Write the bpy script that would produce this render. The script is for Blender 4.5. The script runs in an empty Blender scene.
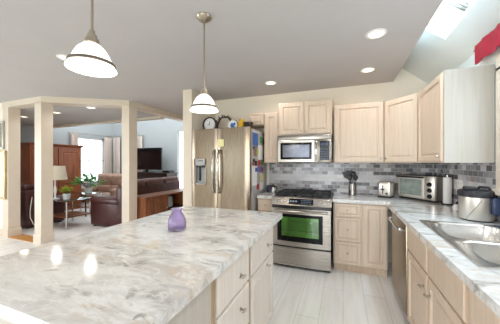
import bpy, bmesh, math, random
from math import sin, cos, pi, radians
from mathutils import Vector, Matrix

random.seed(7)
SC = bpy.context.scene
COL = SC.collection

# ------------------------------------------------------------------ camera
cam = bpy.data.cameras.new('camera')
cam.sensor_width = 36.0
cam.lens = 36.0 * 240.0 / 500.0
cam.shift_y = 0.002
cam.clip_start = 0.02
co = bpy.data.objects.new('camera', cam)
COL.objects.link(co)
co.location = (0, 0, 1.37)
co.rotation_euler = (pi / 2, 0, radians(21.2))
SC.camera = co

# ------------------------------------------------------------------ world, exposure
W = bpy.data.worlds.new('sky')
SC.world = W
W.use_nodes = True
bg = W.node_tree.nodes['Background']
bg.inputs[0].default_value = (0.9, 0.955, 1.0, 1)
bg.inputs[1].default_value = 3.0
SC.view_settings.view_transform = 'Standard'
SC.view_settings.look = 'None'
SC.view_settings.exposure = 0.27
SC.view_settings.gamma = 1.0
SC.cycles.max_bounces = 10
SC.cycles.diffuse_bounces = 6
SC.cycles.transparent_max_bounces = 12
SC.cycles.sample_clamp_indirect = 6.0
SC.cycles.caustics_reflective = False
SC.cycles.caustics_refractive = False


def area_light(name, loc, rot, size, sizey, power, color=(1, 1, 1)):
    l = bpy.data.lights.new(name, 'AREA')
    l.shape = 'RECTANGLE'
    l.size = size
    l.size_y = sizey
    l.energy = power
    l.color = color
    o = bpy.data.objects.new(name, l)
    COL.objects.link(o)
    o.location = loc
    o.rotation_euler = rot
    return o


# patio and dining lamps are added, unseen fill; sink window and skylight give daylight
area_light('unseen_patio_fill', (-0.8, -2.72, 1.08), (radians(90), 0, 0), 2.2, 2.0, 66, (0.93, 0.965, 1.0))
area_light('unseen_dining_fill', (-7.4, 0.0, 1.3), (radians(90), 0, radians(-90)), 2.3, 1.6, 82, (0.93, 0.965, 1.0))
area_light('daylight_sink_window', (1.3, 1.62, 1.65), (radians(90), 0, radians(90)), 1.0, 0.8, 4, (0.86, 0.94, 1.0))
area_light('daylight_skylight', (0.88, 2.15, 2.97), (0, radians(39), 0), 0.75, 1.5, 75, (0.62, 0.85, 1.0))


# ------------------------------------------------------------------ materials
def lin(c):
    r = []
    for v in c:
        v /= 255.0
        r.append(v / 12.92 if v <= 0.04045 else ((v + 0.055) / 1.055) ** 2.4)
    return (r[0], r[1], r[2], 1.0)


def base_mat(name):
    m = bpy.data.materials.new(name)
    m.use_nodes = True
    nt = m.node_tree
    b = nt.nodes['Principled BSDF']
    return m, nt, b


def mat(name, rgb, rough=0.5, metal=0.0, var=0.06, scale=(8, 8, 8), emit=None, spec=0.5, bump=0.0):
    """plain surface with a little noise in its colour"""
    m, nt, b = base_mat(name)
    c = lin(rgb)
    tc = nt.nodes.new('ShaderNodeTexCoord')
    mp = nt.nodes.new('ShaderNodeMapping')
    mp.inputs['Scale'].default_value = scale
    nz = nt.nodes.new('ShaderNodeTexNoise')
    nz.inputs['Scale'].default_value = 1.0
    nz.inputs['Detail'].default_value = 4
    rp = nt.nodes.new('ShaderNodeValToRGB')
    rp.color_ramp.elements[0].position = 0.3
    rp.color_ramp.elements[1].position = 0.7
    rp.color_ramp.elements[0].color = tuple(max(0, v * (1 - var)) for v in c[:3]) + (1,)
    rp.color_ramp.elements[1].color = tuple(min(1, v * (1 + var)) for v in c[:3]) + (1,)
    nt.links.new(tc.outputs['Object'], mp.inputs[0])
    nt.links.new(mp.outputs[0], nz.inputs['Vector'])
    nt.links.new(nz.outputs['Fac'], rp.inputs[0])
    nt.links.new(rp.outputs[0], b.inputs['Base Color'])
    b.inputs['Roughness'].default_value = rough
    b.inputs['Metallic'].default_value = metal
    b.inputs['Specular IOR Level'].default_value = spec
    if bump:
        bp = nt.nodes.new('ShaderNodeBump')
        bp.inputs['Strength'].default_value = bump
        bp.inputs['Distance'].default_value = 0.01
        nt.links.new(nz.outputs['Fac'], bp.inputs['Height'])
        nt.links.new(bp.outputs[0], b.inputs['Normal'])
    if emit:
        b.inputs['Emission Color'].default_value = lin(emit[0])
        b.inputs['Emission Strength'].default_value = emit[1]
    return m


def wood(name, light, dark, rough=0.4, scale=(22, 22, 1.3)):
    m, nt, b = base_mat(name)
    tc = nt.nodes.new('ShaderNodeTexCoord')
    mp = nt.nodes.new('ShaderNodeMapping')
    mp.inputs['Scale'].default_value = scale
    nz = nt.nodes.new('ShaderNodeTexNoise')
    nz.inputs['Scale'].default_value = 1.6
    nz.inputs['Detail'].default_value = 6
    nz.inputs['Distortion'].default_value = 0.6
    rp = nt.nodes.new('ShaderNodeValToRGB')
    rp.color_ramp.elements[0].position = 0.32
    rp.color_ramp.elements[1].position = 0.62
    rp.color_ramp.elements[0].color = lin(dark)
    rp.color_ramp.elements[1].color = lin(light)
    nt.links.new(tc.outputs['Object'], mp.inputs[0])
    nt.links.new(mp.outputs[0], nz.inputs['Vector'])
    nt.links.new(nz.outputs['Fac'], rp.inputs[0])
    nt.links.new(rp.outputs[0], b.inputs['Base Color'])
    b.inputs['Roughness'].default_value = rough
    return m


def steel(name, rgb, rough=0.28, brush=(1, 1, 120)):
    m, nt, b = base_mat(name)
    tc = nt.nodes.new('ShaderNodeTexCoord')
    mp = nt.nodes.new('ShaderNodeMapping')
    mp.inputs['Scale'].default_value = brush
    nz = nt.nodes.new('ShaderNodeTexNoise')
    nz.inputs['Scale'].default_value = 2.0
    nz.inputs['Detail'].default_value = 3
    mr = nt.nodes.new('ShaderNodeMapRange')
    mr.inputs[3].default_value = rough * 0.8
    mr.inputs[4].default_value = rough * 1.25
    nt.links.new(tc.outputs['Object'], mp.inputs[0])
    nt.links.new(mp.outputs[0], nz.inputs['Vector'])
    nt.links.new(nz.outputs['Fac'], mr.inputs[0])
    nt.links.new(mr.outputs[0], b.inputs['Roughness'])
    b.inputs['Base Color'].default_value = lin(rgb)
    b.inputs['Metallic'].default_value = 1.0
    return m


def pane_mat(name, rgb, clear=0.85, rough=0.02):
    """a thin sheet of glass: mostly see-through, with a mirror coat"""
    m = bpy.data.materials.new(name)
    m.use_nodes = True
    nt = m.node_tree
    nt.nodes.clear()
    out = nt.nodes.new('ShaderNodeOutputMaterial')
    tr = nt.nodes.new('ShaderNodeBsdfTransparent')
    tr.inputs[0].default_value = lin(rgb)
    gl = nt.nodes.new('ShaderNodeBsdfGlossy')
    gl.inputs['Roughness'].default_value = rough
    mx = nt.nodes.new('ShaderNodeMixShader')
    lw = nt.nodes.new('ShaderNodeLayerWeight')
    lw.inputs[0].default_value = 0.5
    pw = nt.nodes.new('ShaderNodeMath')
    pw.operation = 'POWER'
    pw.inputs[1].default_value = 4.0
    ma = nt.nodes.new('ShaderNodeMath')
    ma.operation = 'MULTIPLY_ADD'
    ma.inputs[1].default_value = 0.7
    ma.inputs[2].default_value = (1 - clear) * 0.4 + 0.02
    ma.use_clamp = True
    nt.links.new(lw.outputs['Facing'], pw.inputs[0])
    nt.links.new(pw.outputs[0], ma.inputs[0])
    nt.links.new(ma.outputs[0], mx.inputs[0])
    nt.links.new(tr.outputs[0], mx.inputs[1])
    nt.links.new(gl.outputs[0], mx.inputs[2])
    nt.links.new(mx.outputs[0], out.inputs[0])
    return m


def marble(name):
    m, nt, b = base_mat(name)
    N = nt.nodes.new
    L = nt.links.new
    tc = N('ShaderNodeTexCoord')

    def layer(rot, sc, loc, scale, rough, dist, stops):
        mp = N('ShaderNodeMapping')
        mp.vector_type = 'POINT'
        mp.inputs['Rotation'].default_value = (0, 0, radians(rot))
        mp.inputs['Scale'].default_value = sc
        mp.inputs['Location'].default_value = loc
        L(tc.outputs['Object'], mp.inputs[0])
        n = N('ShaderNodeTexNoise')
        n.inputs['Scale'].default_value = scale
        n.inputs['Detail'].default_value = 9
        n.inputs['Roughness'].default_value = rough
        n.inputs['Distortion'].default_value = dist
        L(mp.outputs[0], n.inputs['Vector'])
        r = N('ShaderNodeValToRGB')
        el = r.color_ramp.elements
        el[0].position, el[0].color = stops[0]
        el[1].position, el[1].color = stops[-1]
        for p, c in stops[1:-1]:
            e_ = el.new(p)
            e_.color = c
        L(n.outputs['Fac'], r.inputs[0])
        return r.outputs[0]

    def mix(fac, a, col):
        x = N('ShaderNodeMix')
        x.data_type = 'RGBA'
        L(fac, x.inputs[0])
        L(a, x.inputs[6])
        x.inputs[7].default_value = lin(col)
        return x.outputs[2]
    K = lambda v: (v, v, v, 1)
    base = layer(35, (2.4, 6.0, 4), (0, 0, 0), 1.3, 0.66, 0.9,
                 [(0.30, lin((184, 181, 180))), (0.42, lin((203, 200, 197))), (0.52, lin((217, 216, 214))), (0.62, lin((224, 224, 223))), (0.72, lin((207, 201, 193)))])
    beige = layer(20, (2.2, 5.0, 4), (7.3, 2.2, 0), 1.5, 0.62, 0.7, [(0.54, K(0)), (0.66, K(0.75))])
    c = mix(beige, base, (200, 184, 164))
    grey = layer(-30, (2.6, 5.0, 4), (3.1, 9.7, 0), 1.5, 0.68, 1.0, [(0.33, K(0.9)), (0.39, K(0.55)), (0.46, K(0))])
    c = mix(grey, c, (150, 145, 140))
    vein = layer(50, (3, 8, 4), (1.7, 4.4, 0), 1.4, 0.55, 0.8, [(0.47, K(0)), (0.495, K(0.5)), (0.52, K(0))])
    c = mix(vein, c, (238, 237, 234))
    dark = layer(28, (4, 11, 4), (11, 3, 0), 1.4, 0.6, 0.7, [(0.30, K(0.7)), (0.36, K(0))])
    c = mix(dark, c, (134, 126, 118))
    L(c, b.inputs['Base Color'])
    b.inputs['Roughness'].default_value = 0.1
    b.inputs['Specular IOR Level'].default_value = 0.35
    return m


def floor_tile(name):
    m, nt, b = base_mat(name)
    N = nt.nodes.new
    L = nt.links.new
    tc = N('ShaderNodeTexCoord')
    mp = N('ShaderNodeMapping')
    mp.inputs['Rotation'].default_value = (0, 0, radians(90))
    L(tc.outputs['Object'], mp.inputs[0])
    br = N('ShaderNodeTexBrick')
    br.inputs['Scale'].default_value = 1.0
    br.inputs['Brick Width'].default_value = 0.92
    br.inputs['Row Height'].default_value = 0.2
    br.inputs['Mortar Size'].default_value = 0.0035
    br.inputs['Mortar Smooth'].default_value = 0.3
    br.offset = 0.37
    br.inputs['Color1'].default_value = lin((248, 245, 241))
    br.inputs['Color2'].default_value = lin((240, 234, 227))
    br.inputs['Mortar'].default_value = lin((216, 208, 199))
    L(mp.outputs[0], br.inputs['Vector'])
    mp2 = N('ShaderNodeMapping')
    mp2.inputs['Scale'].default_value = (14, 1.2, 1)
    L(tc.outputs['Object'], mp2.inputs[0])
    nz = N('ShaderNodeTexNoise')
    nz.inputs['Scale'].default_value = 1.5
    nz.inputs['Detail'].default_value = 5
    L(mp2.outputs[0], nz.inputs['Vector'])
    rp = N('ShaderNodeValToRGB')
    rp.color_ramp.elements[0].position = 0.3
    rp.color_ramp.elements[0].color = (0.9, 0.885, 0.87, 1)
    rp.color_ramp.elements[1].position = 0.6
    rp.color_ramp.elements[1].color = (1, 1, 1, 1)
    L(nz.outputs['Fac'], rp.inputs[0])
    mx = N('ShaderNodeMix')
    mx.data_type = 'RGBA'
    mx.blend_type = 'MULTIPLY'
    mx.inputs[0].default_value = 1.0
    L(br.outputs['Color'], mx.inputs[6])
    L(rp.outputs[0], mx.inputs[7])
    L(mx.outputs[2], b.inputs['Base Color'])
    b.inputs['Roughness'].default_value = 0.3
    return m


def mosaic(name):
    """small rectangular stone tiles, each its own grey; u runs along either wall"""
    m, nt, b = base_mat(name)
    N = nt.nodes.new
    L = nt.links.new
    tc = N('ShaderNodeTexCoord')
    sp = N('ShaderNodeSeparateXYZ')
    L(tc.outputs['Object'], sp.inputs[0])
    ad = N('ShaderNodeMath')
    ad.operation = 'ADD'
    L(sp.outputs[0], ad.inputs[0])
    L(sp.outputs[1], ad.inputs[1])
    cb = N('ShaderNodeCombineXYZ')
    L(ad.outputs[0], cb.inputs[0])
    L(sp.outputs[2], cb.inputs[1])
    br = N('ShaderNodeTexBrick')
    br.inputs['Scale'].default_value = 1.0
    br.inputs['Brick Width'].default_value = 0.088
    br.inputs['Row Height'].default_value = 0.052
    br.inputs['Mortar Size'].default_value = 0.0022
    br.inputs['Color1'].default_value = (0, 0, 0, 1)
    br.inputs['Color2'].default_value = (1, 1, 1, 1)
    br.inputs['Mortar'].default_value = (0.5, 0.5, 0.5, 1)
    L(cb.outputs[0], br.inputs['Vector'])
    rp = N('ShaderNodeValToRGB')
    e = rp.color_ramp.elements
    e[0].position = 0.0
    e[0].color = lin((84, 82, 86))
    e[1].position = 1.0
    e[1].color = lin((212, 210, 213))
    for p, c in ((0.22, (116, 114, 119)), (0.42, (164, 162, 166)), (0.6, (142, 133, 127)), (0.8, (184, 182, 186))):
        a = e.new(p)
        a.color = lin(c)
    L(br.outputs['Color'], rp.inputs[0])
    nz = N('ShaderNodeTexNoise')
    nz.inputs['Scale'].default_value = 40
    nz.inputs['Detail'].default_value = 3
    L(cb.outputs[0], nz.inputs['Vector'])
    mx = N('ShaderNodeMix')
    mx.data_type = 'RGBA'
    mx.blend_type = 'OVERLAY'
    mx.inputs[0].default_value = 0.35
    L(rp.outputs[0], mx.inputs[6])
    L(nz.outputs['Color'], mx.inputs[7])
    mo = N('ShaderNodeMix')
    mo.data_type = 'RGBA'
    mo.inputs[7].default_value = lin((196, 194, 192))
    L(br.outputs['Fac'], mo.inputs[0])
    ga = N('ShaderNodeMath')
    ga.operation = 'GREATER_THAN'
    ga.inputs[1].default_value = 1.092
    gb = N('ShaderNodeMath')
    gb.operation = 'LESS_THAN'
    gb.inputs[1].default_value = 1.196
    gm = N('ShaderNodeMath')
    gm.operation = 'MULTIPLY'
    gs = N('ShaderNodeMath')
    gs.operation = 'MULTIPLY'
    gs.inputs[1].default_value = 0.72
    L(sp.outputs[2], ga.inputs[0])
    L(sp.outputs[2], gb.inputs[0])
    L(ga.outputs[0], gm.inputs[0])
    L(gb.outputs[0], gm.inputs[1])
    L(gm.outputs[0], gs.inputs[0])
    bd = N('ShaderNodeMix')
    bd.data_type = 'RGBA'
    bd.inputs[7].default_value = lin((222, 220, 222))
    L(gs.outputs[0], bd.inputs[0])
    L(mx.outputs[2], bd.inputs[6])
    L(bd.outputs[2], mo.inputs[6])
    L(mo.outputs[2], b.inputs['Base Color'])
    b.inputs['Roughness'].default_value = 0.22
    return m


MT = {}
MT['wall'] = mat('cream_wall_paint', (246, 236, 221), 0.7, var=0.02, scale=(3, 3, 3))
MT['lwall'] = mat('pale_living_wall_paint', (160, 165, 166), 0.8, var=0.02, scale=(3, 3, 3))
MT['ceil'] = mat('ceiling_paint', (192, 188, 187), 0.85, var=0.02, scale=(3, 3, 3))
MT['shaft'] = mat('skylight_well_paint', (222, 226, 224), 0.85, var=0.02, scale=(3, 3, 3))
MT['trim'] = mat('white_trim_paint', (222, 209, 192), 0.45, var=0.02)
MT['floor'] = floor_tile('plank_tile')
MT['carpet'] = mat('grey_carpet', (230, 226, 224), 0.95, var=0.2, scale=(60, 60, 60), bump=0.3)
MT['oakfloor'] = wood('honey_oak_floor', (214, 158, 92), (190, 128, 66), 0.3, (4, 25, 4))
MT['maple'] = wood('pickled_maple', (217, 198, 179), (209, 187, 166), 0.42)
MT['maple_end'] = wood('darkened_maple', (182, 176, 168), (176, 167, 156), 0.42)  # maple darkened in its colour to offset the strong light on the panel
MT['island'] = wood('pale_island_front', (218, 210, 201), (210, 200, 189), 0.42)  # whiter tone than the maple of the other cabinets
MT['kick'] = wood('toe_kick_wood', (216, 196, 174), (200, 178, 154), 0.5)
MT['marble'] = marble('veined_stone_top')
MT['mosaic'] = mosaic('stone_mosaic')
MT['steel'] = steel('brushed_stainless', (200, 192, 182), 0.30, (90, 90, 1))
MT['steelh'] = steel('brushed_stainless_horizontal', (168, 162, 155), 0.27, (1, 1, 110))
MT['fsteel'] = steel('warm_stainless', (146, 132, 115), 0.26, (80, 80, 1))
MT['dsteel'] = steel('bronze_toned_stainless', (158, 144, 124), 0.3, (90, 90, 1))
MT['ssteel'] = steel('sink_stainless', (222, 220, 216), 0.24, (1, 1, 60))
MT['psteel'] = steel('pale_stainless', (226, 219, 209), 0.36, (60, 60, 1))
MT['chrome'] = mat('chrome', (205, 204, 202), 0.12, 1.0, 0.02)
MT['nickel'] = mat('brushed_nickel', (176, 166, 150), 0.3, 1.0, 0.04)
MT['bandm'] = mat('dark_nickel_band', (120, 112, 102), 0.4, 0.8, var=0.05)
MT['black'] = mat('black_enamel', (22, 22, 24), 0.25, var=0.2)
MT['blackm'] = mat('matte_black_plastic', (34, 34, 38), 0.5, var=0.15)
MT['iron'] = mat('cast_iron', (30, 30, 32), 0.55, var=0.2)
MT['dglass'] = mat('dark_glass', (14, 15, 18), 0.08, var=0.1, spec=0.18)
MT['togl'] = mat('toaster_oven_glass', (150, 160, 152), 0.15, 0.2, var=0.25, scale=(14, 14, 14))  # pale grey-green reflections put into the glass colour
MT['mwglass'] = mat('microwave_door_glass', (96, 100, 112), 0.18, 0.3, var=0.15, scale=(40, 40, 40))
MT['ovenglass'] = pane_mat('reflection_tinted_oven_glass', (160, 205, 160), 0.8)  # green of a reflection put into the glass tint
MT['enamel'] = mat('oven_interior', (190, 196, 150), 0.5, var=0.12)
MT['pane'] = pane_mat('window_pane', (250, 253, 255), 0.97)
MT['tableglass'] = pane_mat('table_glass', (205, 228, 222), 0.3)
MT['lamp'] = mat('white_glass_shade', (255, 252, 246), 0.3, var=0.01, emit=((255, 246, 232), 0.85))
MT['bulb'] = mat('lit_lens', (255, 250, 240), 0.4, var=0.01, emit=((255, 240, 214), 2.0))
MT['leather'] = mat('maroon_leather', (70, 34, 32), 0.36, var=0.25, scale=(9, 9, 9), bump=0.15)
MT['mauve'] = mat('dusty_brown_leather', (98, 68, 64), 0.4, var=0.25, scale=(7, 7, 7), bump=0.15)
MT['suede'] = mat('brown_suede', (154, 124, 106), 0.75, var=0.2, scale=(8, 8, 8), bump=0.2)
MT['cherry'] = wood('cherry_wood', (152, 86, 50), (106, 56, 32), 0.32)
MT['walnut'] = wood('walnut_wood', (144, 86, 52), (94, 52, 32), 0.38)
MT['darkwood'] = wood('dark_stained_wood', (52, 34, 30), (34, 22, 20), 0.35)
MT['curtain'] = mat('grey_curtain_cloth', (204, 192, 183), 0.9, var=0.08, scale=(20, 20, 2))
MT['valance'] = mat('crimson_cloth', (164, 22, 46), 0.8, var=0.15, scale=(14, 14, 14))
MT['green'] = mat('leaf_green', (70, 150, 56), 0.5, var=0.4, scale=(14, 14, 14))
MT['lime'] = mat('lime_leaf', (170, 186, 60), 0.5, var=0.35, scale=(14, 14, 14))
MT['stem'] = mat('plant_stem', (96, 110, 60), 0.6, var=0.2)
MT['white'] = mat('white_plastic', (240, 238, 234), 0.35, var=0.02)
MT['ceramic'] = mat('white_ceramic', (238, 238, 240), 0.15, var=0.03)
MT['paper'] = mat('white_paper', (240, 238, 234), 0.9, var=0.04, scale=(30, 30, 6))
MT['shade'] = mat('linen_lampshade', (214, 204, 186), 0.85, var=0.06, scale=(40, 40, 40))
MT['gold'] = mat('gilt_frame', (196, 172, 130), 0.35, 0.6, var=0.15)
MT['silver'] = mat('silver_frame', (190, 190, 184), 0.35, 0.6, var=0.1)
MT['print'] = mat('cream_print', (236, 226, 206), 0.6, var=0.08, scale=(5, 5, 5))
MT['mirror'] = mat('grey_green_glass', (170, 176, 164), 0.08, 0.6, var=0.05)
MT['yellow'] = mat('yellow_plastic', (226, 178, 40), 0.4, var=0.1)
MT['note'] = mat('pale_yellow_note', (226, 216, 160), 0.9, var=0.04)
MT['blue'] = mat('blue_paper', (64, 108, 176), 0.6, var=0.2)
MT['navy'] = mat('navy_plastic', (46, 62, 92), 0.4, var=0.2)
MT['red'] = mat('red_plastic', (188, 48, 50), 0.5, var=0.15)
MT['purplep'] = mat('purple_paper', (124, 92, 150), 0.6, var=0.2)
MT['greenp'] = mat('green_paper', (86, 140, 90), 0.6, var=0.3)
MT['brownp'] = mat('brown_photo', (150, 116, 96), 0.5, var=0.35, scale=(30, 30, 30))
MT['dispenser'] = mat('grey_dispenser_plastic', (168, 166, 164), 0.35, var=0.05)
MT['cloth'] = mat('blue_grey_cloth', (160, 172, 188), 0.9, var=0.1)
MT['tv'] = mat('television_screen', (12, 12, 15), 0.08, var=0.1)


def vase_glass():
    m, nt, b = base_mat('lilac_glass')
    b.inputs['Base Color'].default_value = lin((230, 212, 251))
    b.inputs['Roughness'].default_value = 0.08
    b.inputs['Transmission Weight'].default_value = 0.85
    b.inputs['IOR'].default_value = 1.25
    return m


MT['vase'] = vase_glass()


# ------------------------------------------------------------------ mesh helpers
class MB:
    def __init__(self):
        self.bm = bmesh.new()

    def _merge(self, t):
        me = bpy.data.meshes.new('tmp')
        t.to_mesh(me)
        t.free()
        self.bm.from_mesh(me)
        bpy.data.meshes.remove(me)

    def box(self, x0, x1, y0, y1, z0, z1, b=0.0, seg=2):
        t = bmesh.new()
        bmesh.ops.create_cube(t, size=1.0)
        for v in t.verts:
            v.co = Vector((x0 + (v.co.x + 0.5) * (x1 - x0), y0 + (v.co.y + 0.5) * (y1 - y0), z0 + (v.co.z + 0.5) * (z1 - z0)))
        if b > 0:
            b = min(b, 0.49 * min(abs(x1 - x0), abs(y1 - y0), abs(z1 - z0)))
            bmesh.ops.bevel(t, geom=list(t.edges), offset=b, segments=seg, profile=0.5, affect='EDGES')
        self._merge(t)
        return self

    def cyl(self, p0, p1, r0, r1=None, n=16):
        r1 = r0 if r1 is None else r1
        p0, p1 = Vector(p0), Vector(p1)
        d = p1 - p0
        t = bmesh.new()
        bmesh.ops.create_cone(t, cap_ends=True, segments=n, radius1=r0, radius2=r1, depth=d.length)
        q = d.to_track_quat('Z', 'Y').to_matrix().to_4x4()
        q.translation = (p0 + p1) / 2
        bmesh.ops.transform(t, matrix=q, verts=list(t.verts))
        self._merge(t)
        return self

    def loops(self, rings, cap0=True, cap1=True, closed=True):
        bm = self.bm
        vs = [[bm.verts.new(p) for p in r] for r in rings]
        n = len(vs[0])
        for a, b in zip(vs[:-1], vs[1:]):
            for i in range(n if closed else n - 1):
                j = (i + 1) % n
                try:
                    bm.faces.new((a[i], a[j], b[j], b[i]))
                except ValueError:
                    pass
        if cap0:
            bm.faces.new(list(reversed(vs[0])))
        if cap1:
            bm.faces.new(vs[-1])
        return self

    def lathe(self, prof, c=(0, 0, 0), n=28, cap0=True, cap1=True, wob=None):
        rings = []
        for r, z in prof:
            r = max(r, 0.0004)
            rings.append([(c[0] + r * (1 + (wob(2 * pi * i / n) if wob else 0)) * cos(2 * pi * i / n),
                           c[1] + r * (1 + (wob(2 * pi * i / n) if wob else 0)) * sin(2 * pi * i / n), c[2] + z) for i in range(n)])
        return self.loops(rings, cap0, cap1)

    def tube(self, pts, r, n=8):
        pts = [Vector(p) for p in pts]
        rings = []
        for i, p in enumerate(pts):
            a = pts[max(i - 1, 0)]
            b = pts[min(i + 1, len(pts) - 1)]
            d = (b - a).normalized()
            q = d.to_track_quat('Z', 'Y')
            rr = r[i] if isinstance(r, (list, tuple)) else r
            rings.append([p + q @ Vector((rr * cos(2 * pi * k / n), rr * sin(2 * pi * k / n), 0)) for k in range(n)])
        # keep rings from twisting
        for i in range(1, len(rings)):
            best = min(range(n), key=lambda s: sum((rings[i][(k + s) % n] - rings[i - 1][k]).length for k in range(n)))
            rings[i] = [rings[i][(k + best) % n] for k in range(n)]
        return self.loops(rings)

    def prism(self, poly, a0, a1, axis='z'):
        def P(u, v, w):
            return {'z': (u, v, w), 'y': (u, w, v), 'x': (w, u, v)}[axis]
        return self.loops([[P(u, v, a0) for u, v in poly], [P(u, v, a1) for u, v in poly]])

    def nested(self, x0, x1, z0, z1, prof, yb):
        """a door or drawer face in the xz plane; prof = (inset, y) from rim to centre"""
        rings = [[(x0, yb, z0), (x1, yb, z0), (x1, yb, z1), (x0, yb, z1)]]
        for i, y in prof:
            rings.append([(x0 + i, y, z0 + i), (x1 - i, y, z0 + i), (x1 - i, y, z1 - i), (x0 + i, y, z1 - i)])
        return self.loops(rings)

    def leaf(self, p, d, up, length, width):
        p, d, up = Vector(p), Vector(d).normalized(), Vector(up)
        s = d.cross(up)
        s = s.normalized() if s.length > 1e-4 else Vector((1, 0, 0))
        u = s.cross(d).normalized()
        mid = p + d * length * 0.5 + u * length * 0.10
        tip = p + d * length - u * length * 0.06
        th = u * 0.002
        vs = [p, p + d * length * 0.28 + s * width * 0.42 + u * 0.03 * length, mid + s * width * 0.5, tip,
              mid - s * width * 0.5, p + d * length * 0.28 - s * width * 0.42 + u * 0.03 * length]
        self.loops([[v for v in vs], [v + th for v in vs]])
        return self

    def build(self, name, m, parent=None, smooth=True, ang=35):
        bmesh.ops.recalc_face_normals(self.bm, faces=list(self.bm.faces))
        me = bpy.data.meshes.new(name)
        self.bm.to_mesh(me)
        self.bm.free()
        if smooth:
            for p in me.polygons:
                p.use_smooth = True
            me.set_sharp_from_angle(angle=radians(ang))
        me.materials.append(m)
        o = bpy.data.objects.new(name, me)
        COL.objects.link(o)
        if parent is not None:
            o.parent = parent
        return o


def tag(o, label, cat, group=None, kind=None):
    o['label'] = label
    o['category'] = cat
    if group:
        o['group'] = group
    if kind:
        o['kind'] = kind
    return o


def thing(name, label, cat, loc=(0, 0, 0), rz=0.0, group=None):
    o = bpy.data.objects.new(name, None)
    o.empty_display_size = 0.1
    COL.objects.link(o)
    o.location = loc
    o.rotation_euler = (0, 0, radians(rz))
    return tag(o, label, cat, group)


def copy_tree(o, parent=None):
    c = o.copy()
    COL.objects.link(c)
    if parent is not None:
        c.parent = parent
    for ch in list(o.children):
        copy_tree(ch, c)
    return c


def struct(name, mb, m, smooth=False):
    o = mb.build(name, m, None, smooth)
    o['kind'] = 'structure'
    return o


def cells(mb, xs, ys, solid, z0, z1, bev=0.0, seg=3):
    """one slab from grid cells, its outer top edge rounded"""
    t = bmesh.new()
    vt = {}

    def V(i, j, z):
        k = (i, j, z)
        if k not in vt:
            vt[k] = t.verts.new((xs[i], ys[j], z))
        return vt[k]
    S = lambda i, j: 0 <= i < len(xs) - 1 and 0 <= j < len(ys) - 1 and solid(i, j)
    for i in range(len(xs) - 1):
        for j in range(len(ys) - 1):
            if not S(i, j):
                continue
            t.faces.new((V(i, j, z1), V(i + 1, j, z1), V(i + 1, j + 1, z1), V(i, j + 1, z1)))
            t.faces.new((V(i, j, z0), V(i, j + 1, z0), V(i + 1, j + 1, z0), V(i + 1, j, z0)))
            for (di, dj, a, b) in ((-1, 0, (i, j + 1), (i, j)), (1, 0, (i + 1, j), (i + 1, j + 1)), (0, -1, (i, j), (i + 1, j)), (0, 1, (i + 1, j + 1), (i, j + 1))):
                if not S(i + di, j + dj):
                    t.faces.new((V(*a, z0), V(*b, z0), V(*b, z1), V(*a, z1)))
    if bev:
        es = [e for e in t.edges if len(e.link_faces) == 2 and e.calc_face_angle(0) > 0.5 and
              all(abs(v.co.z - z1) < 1e-6 for v in e.verts)]
        bmesh.ops.bevel(t, geom=es, offset=bev, segments=seg, profile=0.5, affect='EDGES')
    mb._merge(t)
    return mb


def wall_open(mb, axis, a0, a1, t0, t1, z0, z1, openings):
    """wall along axis ('x' or 'y') from a0 to a1, thickness t0..t1, with rectangular openings (b0,b1,c0,c1)"""
    def bx(u0, u1, w0, w1):
        if u1 - u0 < 1e-4 or w1 - w0 < 1e-4:
            return
        if axis == 'x':
            mb.box(u0, u1, t0, t1, w0, w1)
        else:
            mb.box(t0, t1, u0, u1, w0, w1)
    cur = a0
    for b0, b1, c0, c1 in sorted(openings):
        bx(cur, b0, z0, z1)
        bx(b0, b1, z0, c0)
        bx(b0, b1, c1, z1)
        cur = b1
    bx(cur, a1, z0, z1)
    return mb


# ------------------------------------------------------------------ setting
XR = 1.12      # right wall
YB = 3.83      # kitchen back wall
CZ = 2.50      # flat ceiling
EDGE = 0.648   # where the flat ceiling stops and the skylight slope begins
XL = -8.1      # living room left wall
YL = 6.55      # living room back wall


def slope(x):
    return 2.37 + 0.81 * (XR - x)


f = MB()
f.box(-7.2, XR, -2.8, 2.5, -0.1, 0)
f.box(-4.75, XR, 2.5, YB, -0.1, 0)
f.box(-3.55, -2.16, YB, 5.5, -0.1, 0)
struct('floor', f, MT['floor'])
f = MB()
f.prism([(-4.75, 2.5), (-3.6, 3.34), (-3.55, 3.4), (-3.55, 8.2), (XL, 8.2), (XL, 2.72), (-4.75, 2.72)], -0.08, 0.004)
struct('floor_carpet', f, MT['carpet'])
f = MB()
f.box(-5.95, -4.75, 2.5, 2.72, -0.08, 0.006)
struct('floor_threshold', f, MT['oakfloor'])

c = MB()
c.box(-7.2, EDGE, -2.8, 2.6, CZ, CZ + 0.1)
c.box(-4.95, EDGE, 2.6, 3.9, CZ, CZ + 0.1)
c.box(-4.95, -2.16, 3.9, 4.4, CZ, CZ + 0.1)
c.box(-3.7, -2.16, 4.4, 5.5, CZ, CZ + 0.1)
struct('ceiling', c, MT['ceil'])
c = MB()
c.prism([(XL, 2.6), (-4.85, 2.6), (-3.69, 3.34), (-3.69, 4.3), (XL, 4.3)], 2.412, 2.499)
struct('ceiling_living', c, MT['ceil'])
c = MB()
c.box(-5.6, -3.6, YL + 0.12, 8.1, 2.6, 2.7)
struct('passage_light_cover', c, MT['ceil'])  # unseen cover added to darken the passage
# sloped ceiling with the skylight hole
SX0, SX1, SY0, SY1 = 0.46, 0.9045, 1.5, 2.80
c = MB()


def slab(x0, x1, y0, y1):
    c.loops([[(x0, y0, slope(x0)), (x1, y0, slope(x1)), (x1, y1, slope(x1)), (x0, y1, slope(x0))],
             [(x0, y0, slope(x0) + 0.16), (x1, y0, slope(x1) + 0.16), (x1, y1, slope(x1) + 0.16), (x0, y1, slope(x0) + 0.16)]])


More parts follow.
